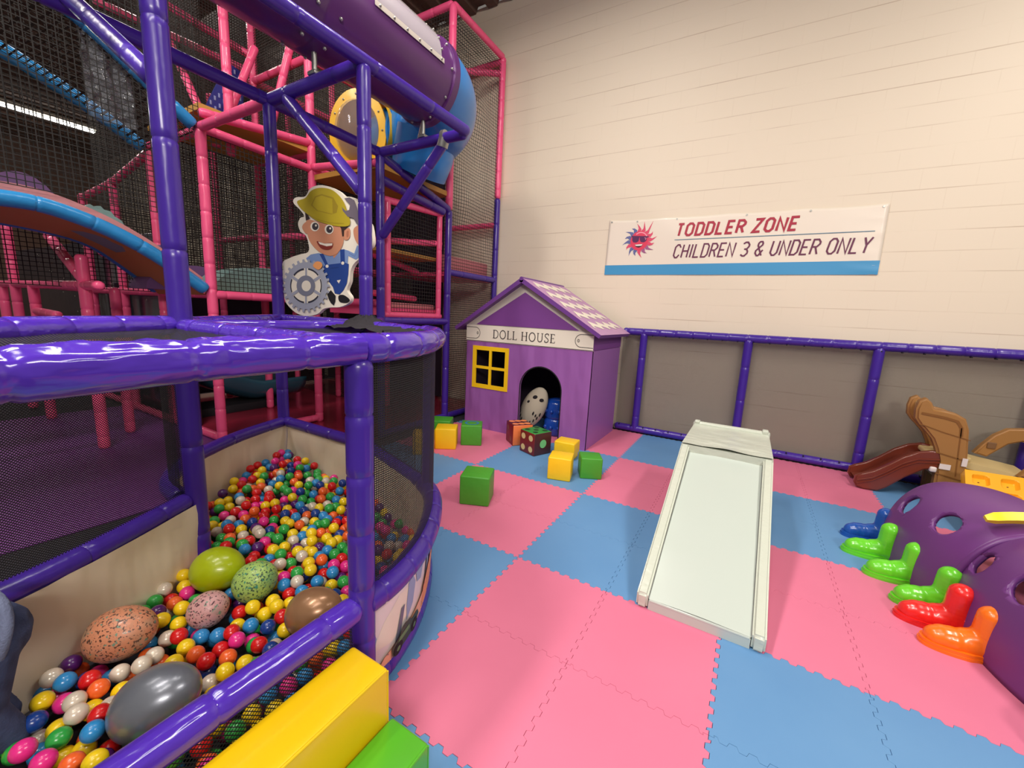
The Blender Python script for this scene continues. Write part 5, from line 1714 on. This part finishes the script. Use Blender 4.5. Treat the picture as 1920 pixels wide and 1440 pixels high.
# ------------------------------------------------------------------ tan plastic climber with brown slide
tc_ = thing('toddler_climber', 'tan plastic toddler climber with brown slide against the fence at right', 'climber', (2.9, 3.2, 0))
out = [(2.600, .80), (2.592, .887), (2.605, .968), (2.650, 1.0), (2.69, .96), (2.715, .905), (2.79, .90), (2.868, .885), (2.935, .845), (2.972, .745), (2.99, .60), (3.0, .529), (3.02, .3), (3.06, 0), (2.83, 0), (2.815, .424), (2.785, .53), (2.745, .62), (2.68, .70), (2.64, .74)]
def bevprism(poly, y0, y1, bv):
    tmp = MB().prism(poly, -y1, -y0, 0, frontM(0))
    bm = bmesh.new()
    for p in tmp.v: bm.verts.new(p)
    bm.verts.ensure_lookup_table()
    for q in tmp.f: bm.faces.new([bm.verts[k] for k in q])
    bmesh.ops.remove_doubles(bm, verts=bm.verts[:], dist=1e-5)
    bmesh.ops.recalc_face_normals(bm, faces=bm.faces[:])
    es = [e for e in bm.edges if abs((e.verts[0].co - e.verts[1].co).y) < 1e-4]
    bmesh.ops.bevel(bm, geom=es, offset=bv, segments=3, affect='EDGES')
    return MB().bm(bm)
bevprism(out, 3.04, 3.14, .018).build('side_tower', M['tan'], tc_, smooth=50)
bevprism([(x + .03, z * .98) for x, z in out], 3.40, 3.48, .018).build('side_tower', M['tan'], tc_, smooth=50)
mb = MB().box((2.70, 3.27, .87), (.06, .30, .12), bev=.02).box((2.90, 3.27, .46), (.30, .34, .05), bev=.015).box((2.94, 3.27, .25), (.18, .30, .05), bev=.015)
mb.build('platform', M['tan_light'], tc_, smooth=50)
mb = MB()
mb.ribbon([(2.63, .855), (2.72, .845), (2.80, .835), (2.88, .815), (2.915, .76), (2.925, .68)], .022, 0, 0, frontM(3.036))
mb.ribbon([(2.64, .75), (2.80, .70), (2.99, .655)], .008, 0, 0, frontM(3.036))
mb.ribbon([(2.80, .50), (2.99, .46)], .010, 0, 0, frontM(3.036))
mb.ribbon([(2.82, .30), (3.01, .265)], .010, 0, 0, frontM(3.036))
mb.ribbon([(2.83, .12), (3.03, .09)], .008, 0, 0, frontM(3.036))
mb.ribbon([(2.915, .76), (2.935, .5), (2.95, .3)], .008, 0, 0, frontM(3.036))
gr = mb.build('groove_shade', mat('tan_groove_shade', srgb(128, 82, 34), .5), tc_, smooth=0)  # flat darker tan strips paint the shade of the moulded grooves
mb = MB().box((2.865, 3.032, .375), (.075, .008, .05)).box((2.985, 3.032, .445), (.035, .008, .075))
mb.build('sticker', M['sticker'], tc_, smooth=0)
mb = MB()
mb.box((2.795, 3.06, .33), (.05, .06, .05), bev=.012).box((3.04, 3.03, .22), (.03, .03, .05), bev=.008)
mb.build('plug', M['sticker'], tc_, smooth=50)
# brown slide: trough with raised sides
mb = MB()
side = [(2.245, .06), (2.25, .13), (2.30, .165), (2.38, .21), (2.48, .30), (2.58, .405), (2.68, .475), (2.77, .505), (2.84, .50), (2.84, .34), (2.74, .31), (2.62, .20), (2.50, .06), (2.44, .012), (2.33, .0), (2.27, .02)]
for y0_, y1_ in ((3.05, 3.10), (3.36, 3.41)):
    s_ = bevprism(side, y0_, y1_, .014); mb.add(s_.v, s_.f)
bed = [(2.27, .075), (2.36, .10), (2.47, .20), (2.60, .33), (2.72, .41), (2.84, .43)]
mb.grid(lambda u, v: (Vector((bed[min(5, int(u * 5 + 1e-6))][0], 3.08 + .30 * v, bed[min(5, int(u * 5 + 1e-6))][1])), (u, v)), 5, 2)
for dz_ in (.075, .105):
    mb.tube([(x, 3.046, z) for x, z in ((2.27, .135 - dz_ + .03), (2.38, .215 - dz_), (2.48, .305 - dz_), (2.58, .41 - dz_), (2.68, .48 - dz_), (2.83, .505 - dz_))], .007, 6)
mb.build('slide', M['brown'], tc_, smooth=50)
# cream deck and arched side on the right
mb = MB()
deck = [(3.02, 3.10, .44), (3.42, 3.02, .40), (3.46, 3.45, .40), (3.04, 3.46, .46)]
mb.add([Vector(p) for p in deck] + [Vector(p) - Vector((0, 0, .06)) for p in deck], [(0, 1, 2, 3), (7, 6, 5, 4), (0, 4, 5, 1), (1, 5, 6, 2), (2, 6, 7, 3), (3, 7, 4, 0)])
mb.build('deck', M['tan_light'], tc_, smooth=0)
ar = [(3.17, .47), (3.22, .57), (3.28, .67), (3.36, .745), (3.50, .77), (3.66, .74), (3.78, .60), (3.84, .3), (3.86, 0), (3.72, 0), (3.70, .3), (3.64, .5), (3.56, .62), (3.46, .64), (3.38, .60), (3.30, .50), (3.26, .45)]
bevprism(ar, 3.42, 3.50, .014).build('arched_side', M['tan'], tc_, smooth=50)
bevprism([(x + .14, z * .86) for x, z in ar], 2.98, 3.05, .014).build('arched_side', M['tan'], tc_, smooth=50)
mb = MB(); mb.box((3.27, 3.415, .57), (.06, .01, .06), bev=.004)
mb.build('groove_shade', mat('tan_recess_shade', srgb(120, 86, 56), .5), tc_, smooth=0)  # darker tan block stands in for the shade of a recess
# golden step ramp with moulded pockets leaning on the climber
tr_ = thing('step_ramp', 'golden yellow plastic step ramp with rounded pockets leaning behind the purple tunnel', 'ramp', (3.0, 2.6, .2))
A_, B_ = Vector((2.935, 2.86, .425)), Vector((3.34, 2.93, .415))
dn = Vector((-.115, -.62, -.37)) * .95
ex, ey = (B_ - A_), dn
nn = ex.cross(ey).normalized()
if nn.z < 0: nn = -nn
LX, LY = ex.length, ey.length
RX = Matrix((ex / LX, ey / LY, nn)).transposed().to_4x4()
RX.translation = A_
mb = MB()
rows, cols = 4, 2
yb = [0.035 + k * (LY - .03) / rows for k in range(rows + 1)]
xb = [0.03, LX / 2 - .005, LX - .0]
th = .05
def rbox(mb, x0_, x1_, y0_, y1_):
    mb.box(((x0_ + x1_) / 2, (y0_ + y1_) / 2, -th / 2), (x1_ - x0_, y1_ - y0_, th), M=RX)
pock = []
for i in range(rows):
    for j in range(cols):
        pock.append((.045 + j * (LX - .03) / 2, .045 + j * (LX - .03) / 2 + LX / 2 - .085, .045 + i * (LY - .02) / rows, .045 + i * (LY - .02) / rows + LY / rows - .055))
# plate with rounded pockets: fine grid, sunk where a pocket is
NX_, NY_ = 90, 130
def plate(u, v):
    x, y = u * LX, v * LY
    z = 0.0
    for (x0_, x1_, y0_, y1_) in pock:
        cx_, cy_ = (x0_ + x1_) / 2, (y0_ + y1_) / 2
        hx, hy, r_ = (x1_ - x0_) / 2, (y1_ - y0_) / 2, .03
        qx, qy = max(abs(x - cx_) - hx + r_, 0), max(abs(y - cy_) - hy + r_, 0)
        d = hypot(qx, qy) - r_
        t_ = min(1, max(0, -d / .012))
        z = min(z, -.04 * t_ * t_ * (3 - 2 * t_))
    return RX @ Vector((x, y, z)), (u, v)
mb.grid(plate, NX_, NY_)
mb.box((LX / 2, LY / 2, -.055), (LX, LY, .02), M=RX)
mb.box((LX / 2, .006, -.03), (LX, .012, .058), M=RX).box((.006, LY / 2, -.03), (.012, LY, .058), M=RX).box((LX - .006, LY / 2, -.03), (.012, LY, .058), M=RX).box((LX / 2, LY - .006, -.03), (LX, .012, .058), M=RX)
mb.build('plate', M['orange_tray'], tr_, smooth=50)
mb = MB()
for (x0_, x1_, y0_, y1_) in pock:
    mb.sphere(((x0_ + x1_) / 2, (y0_ + y1_) / 2, -.039), .008, (1, .7, .3), u=10, v=6, M=RX)
mb.build('drain_hole', mat('dark_hole', srgb(90, 50, 20), .6), tr_)

# ------------------------------------------------------------------ crouching child in denim, almost wholly outside the frame at the left
ch = thing('person', 'person in blue denim bending over in the ball pit at the lower left edge', 'person', (-.93, -2.05, 0))
sk = MB()
hip = Vector((-.915, -2.03, .44))
capsule(sk, hip, hip + Vector((-.02, -.30, .05)), .085, .085)
for s in (-1, 1):
    h = hip + Vector((s * .055, 0, -.03))
    kn = h + Vector((s * .012, -.03, -.19)); an = kn + Vector((0, .05, -.15))
    capsule(sk, h, kn, .052, .038); capsule(sk, kn, an, .036, .026); capsule(sk, an, an + Vector((0, -.09, -.005)), .026, .022)
    sh_ = hip + Vector((s * .11, -.29, .07)); el_ = sh_ + Vector((s * .02, -.08, -.14)); ha_ = el_ + Vector((0, -.10, -.08))
    capsule(sk, sh_, el_, .032, .026); capsule(sk, el_, ha_, .025, .019)
    capsule(sk, ha_, ha_ + Vector((0, -.03, -.015)), .02, .02)
    for f in range(4):
        capsule(sk, ha_ + Vector(((f - 1.5) * .012, -.04, -.02)), ha_ + Vector(((f - 1.5) * .014, -.075 - .004 * (f in (1, 2)), -.04)), .0065, .0055)
    capsule(sk, ha_ + Vector((-s * .02, -.02, -.01)), ha_ + Vector((-s * .035, -.045, -.02)), .0075, .006)
neck = hip + Vector((-.02, -.34, .07)); hd = hip + Vector((-.02, -.47, .07))
capsule(sk, neck, hd, .04, .04)
sk.sphere(hd + Vector((0, -.02, 0)), .098, (.9, 1.05, 1.05)).sphere(hd + Vector((0, -.10, -.05)), .016).sphere(hd + Vector((.088, 0, -.01)), .02, (.5, 1, 1.3)).sphere(hd + Vector((-.088, 0, -.01)), .02, (.5, 1, 1.3))
blob(sk, .007, 4).build('body', M['skin'], ch, smooth=80)
hr = MB().sphere(hd + Vector((0, .012, .018)), .106, (.92, 1.02, 1.02))
hr.build('hair', M['hair'], ch)
je = MB()
capsule(je, hip + Vector((0, .01, 0)), hip + Vector((0, -.06, .01)), .112, .108)
for s in (-1, 1):
    h = hip + Vector((s * .055, 0, -.03)); kn = h + Vector((s * .014, -.03, -.19)); an = kn + Vector((0, .05, -.13))
    capsule(je, h, kn, .082, .062); capsule(je, kn, an, .06, .052)
capsule(je, hip + Vector((0, .0, -.06)), hip + Vector((0, -.02, -.12)), .09, .07)
blob(je, .008, 5).build('jeans', M['denim'], ch, smooth=80)
jk = MB()
capsule(jk, hip + Vector((-.01, -.10, .03)), hip + Vector((-.02, -.30, .055)), .128, .118)
for s in (-1, 1):
    sh_ = hip + Vector((s * .11, -.29, .07)); el_ = sh_ + Vector((s * .02, -.08, -.14)); ha_ = el_ + Vector((0, -.085, -.066))
    capsule(jk, sh_, el_, .052, .042); capsule(jk, el_, ha_, .04, .034)
jk_o = blob(jk, .008, 5).build('jacket', M['denim'], ch, smooth=80)
hm = MB().tube([hip + Vector((-.008 + .132 * cos(2 * pi * k / 32), +.035 + .02 * sin(4 * pi * k / 32), .02 + .132 * sin(2 * pi * k / 32))) for k in range(32)], .016, 8, closed=True)
hm.build('jacket_hem', M['denim_hem'], ch, smooth=80)

# ------------------------------------------------------------------ big eggs and balls lying on the pit
EGGS = []


def egg(name, cat, c, r, axis, m, label, stretch=1.25, grp=None):
    mb = MB()
    ax = Vector(axis).normalized()
    q = Vector((0, 0, 1)).rotation_difference(ax).to_matrix()
    mb.sphere((0, 0, 0), 1, u=40, v=26)
    mb.v = [q @ Vector((p.x * r * (1 - .10 * p.z), p.y * r * (1 - .10 * p.z), p.z * r * stretch)) for p in mb.v]
    o = tag(mb.build(name, m, None, smooth=180, loc=None), label, cat, grp)
    o.location = c
    EGGS.append((Vector(c), r * (1 + .5 * (stretch - 1))))
    return o


def speckle(name, base, s1, s2, dens=.56):
    m = mat(name, base, .42, coat=.1)
    nt = m.node_tree; b = nt.nodes['Principled BSDF']
    tc = nt.nodes.new('ShaderNodeTexCoord')
    prev = None
    for k, (c, sc, lo, off) in enumerate(((s2, 7, .55, 3.0), (s1, 95, dens, 0.0), (s2, 60, dens + .06, 9.0))):
        nz = nt.nodes.new('ShaderNodeTexNoise'); nz.inputs['Scale'].default_value = sc; nz.inputs['Detail'].default_value = 3
        mp = nt.nodes.new('ShaderNodeMapping'); mp.inputs['Location'].default_value = (off, off, off)
        nt.links.new(tc.outputs['Object'], mp.inputs[0]); nt.links.new(mp.outputs[0], nz.inputs['Vector'])
        mr = nt.nodes.new('ShaderNodeMapRange'); mr.inputs[1].default_value = lo; mr.inputs[2].default_value = lo + (.25 if k == 0 else .04)
        nt.links.new(nz.outputs['Fac'], mr.inputs[0])
        mx = nt.nodes.new('ShaderNodeMix'); mx.data_type = 'RGBA'
        if prev: nt.links.new(prev, mx.inputs[6])
        else: mx.inputs[6].default_value = base
        mx.inputs[7].default_value = c
        nt.links.new(mr.outputs[0], mx.inputs[0])
        prev = mx.outputs[2]
    nt.links.new(prev, b.inputs['Base Color'])
    return m


egg('big_ball', 'ball', (-1.123, -1.252, .18), .112, (.8, .35, .15), mat('lime_plastic', srgb(166, 182, 8), .3, coat=.2), 'plain lime green big egg lying on the pit balls beside the second post', 1.18)
egg('toy_egg', 'egg', (-.893, -1.185, .165), .098, (.6, .3, .5), speckle('green_speckled_egg', srgb(164, 196, 104), srgb(56, 84, 64), srgb(60, 140, 120)), 'speckled green toy egg leaning against the plain lime green egg', 1.12, 'speckled toy eggs')
egg('toy_egg', 'egg', (-.899, -1.395, .14), .08, (.5, .3, .4), speckle('pink_speckled_egg', srgb(212, 160, 158), srgb(88, 52, 62), srgb(120, 150, 130)), 'small pale pink speckled toy egg between the orange and green speckled eggs', 1.12, 'speckled toy eggs')
egg('toy_egg', 'egg', (-.992, -1.674, .17), .105, (.75, .45, .25), speckle('orange_speckled_egg', srgb(206, 136, 102), srgb(92, 62, 50), srgb(110, 140, 120)), 'orange speckled toy egg nearest the cream side wall of the ball pit', 1.28, 'speckled toy eggs')
egg('balloon_ball', 'ball', (-.436, -1.163, .18), .105, (.75, .35, .3), mat('bronze_pearl', srgb(164, 122, 88), .28, metal=.35, coat=.2), 'pearly bronze balloon ball behind the front post by the mid rail', 1.25, 'pearly big balls')
egg('balloon_ball', 'ball', (-.51, -1.72, .165), .115, (.6, .38, .4), mat('silver_pearl', srgb(126, 130, 140), .3, metal=.45, coat=.2), 'large silver-grey balloon ball beside the near mid rail', 1.3, 'pearly big balls')

# ------------------------------------------------------------------ the balls of the pit, dropped one by one
BR = .033
rr = random.Random(11)
cell = 2 * BR
H = {}
balls = []


def surf(x, y):
    s = .105 + .015 * noise.noise(Vector((x * 2.5, y * 2.5, 0)))
    d = hypot(x + 2.5, y + .1)
    s += .16 * max(0, 1 - d / 1.1) ** 1.3
    return s


def in_pit(x, y, mgn):
    if not inside((x, y), PIT): return False
    for i in range(len(PIT)):
        a, b = Vector(PIT[i - 1]), Vector(PIT[i])
        ab = b - a; p = Vector((x, y)) - a
        t = max(0, min(1, p.dot(ab) / ab.dot(ab)))
        if (p - ab * t).length < mgn: return False
    for (qx, qy) in ((XA, -1.2), (XA, 0)):
        if hypot(x - qx, y - qy) < BR + .05: return False
    if hypot(x + .5, y + .335) < BR + .04: return False
    return True


POSTS = [Vector((-.98, -2.03, .1))]
for n_try in range(120000):
    if len(balls) >= 4600: break
    best = None
    for q in range(4):
        x, y = rr.uniform(-2.6, .0), rr.uniform(-2.45, .02)
        if not in_pit(x, y, .085): continue
        if hypot(x + .985, y + 2.05) < .15: continue
        z = BR
        ci, cj = int(x // cell), int(y // cell)
        for i in (-1, 0, 1):
            for j in (-1, 0, 1):
                for (bx_, by_, bz_) in H.get((ci + i, cj + j), ()):
                    d2 = (bx_ - x) ** 2 + (by_ - y) ** 2
                    if d2 < cell * cell: z = max(z, bz_ + sqrt(cell * cell - d2) * .985)
        for c, r_ in EGGS:
            d2 = (c.x - x) ** 2 + (c.y - y) ** 2
            R2 = (r_ + BR) ** 2
            if d2 < R2 * 1.0 and z > c.z - sqrt(max(0, R2 - d2)) - .0: z = 99
        if best is None or z < best[2]: best = (x, y, z)
    if best and best[2] < surf(best[0], best[1]) + .012:
        balls.append(best)
        H.setdefault((int(best[0] // cell), int(best[1] // cell)), []).append(best)
COLS = [('red', (214, 28, 30), 20), ('orange', (244, 104, 44), 13), ('yellow', (246, 208, 24), 19), ('green', (48, 164, 70), 18), ('light blue', (48, 140, 204), 16),
        ('pink', (236, 48, 142), 12), ('pearl white', (222, 208, 190), 13), ('dark blue', (26, 62, 140), 6), ('purple', (84, 28, 108), 4)]
bmats = []
for n_, c_, w_ in COLS:
    bmats.append(mat(n_.replace(' ', '_') + '_ball', srgb(*c_), .26, coat=.25, metal=.12 if 'pearl' in n_ else 0))
wts = [c[2] for c in COLS]
bcol = [rr.choices(range(len(COLS)), wts)[0] for _ in balls]
# which balls are open to view: nothing lying on the line to the viewer, nearest first
order = sorted(range(len(balls)), key=lambda i: (Vector(balls[i]) - CAM).length)
seen = []
for i in order:
    b = Vector(balls[i])
    x, y, z = project(b)
    if not (-20 < x < 1000 and 780 < y < 1460): continue
    d = (CAM - b).normalized()
    hid = False
    ci, cj = int(b.x // cell), int(b.y // cell)
    for a in range(-3, 4):
        for c in range(-3, 4):
            for o_ in H.get((ci + a, cj + c), ()):
                v = Vector(o_) - b
                t = v.dot(d)
                if t > .01 and (v - d * t).length < BR * .8: hid = True; break
            if hid: break
        if hid: break
    if not hid:
        # skip those behind the near rail and the steps
        t = (ZM - b.z) / (CAM.z - b.z); xx = b.x + (CAM.x - b.x) * t
        if xx > -.03 and b.y < -1.2: continue
        seen.append(i)
single = set(seen[:300])
protos = []
for k, (n_, c_, w_) in enumerate(COLS):
    mb = MB().sphere((0, 0, 0), BR, u=24, v=14)
    me_o = mb.build('pit_ball', bmats[k], None, smooth=180)
    protos.append(me_o)
used = set()
for i in seen[:300]:
    k = bcol[i]
    if k in used:
        o = protos[k].copy(); COL.objects.link(o)
    else:
        o = protos[k]; used.add(k)
    o.location = balls[i]
    o.rotation_euler = (rr.uniform(0, 3), rr.uniform(0, 3), 0)
    n_ = COLS[k][0]
    tag(o, f'small {n_} plastic pit ball in the loose fill of the ball pit', 'ball', f'{n_} pit balls')
for k, o in enumerate(protos):
    if k not in used:
        bpy.data.objects.remove(o)
mb = MB()
for i, b in enumerate(balls):
    if i in single or b[2] < surf(b[0], b[1]) - .10: continue
    mb.sphere(b, BR, u=14, v=9, mat=bcol[i])
tag(mb.build('pit_ball_fill', bmats, None, smooth=180), 'mass of small coloured plastic balls filling the far part of the ball pit', 'balls', 'pit ball fill', 'stuff')
print('balls', len(balls), 'seen', len(seen))
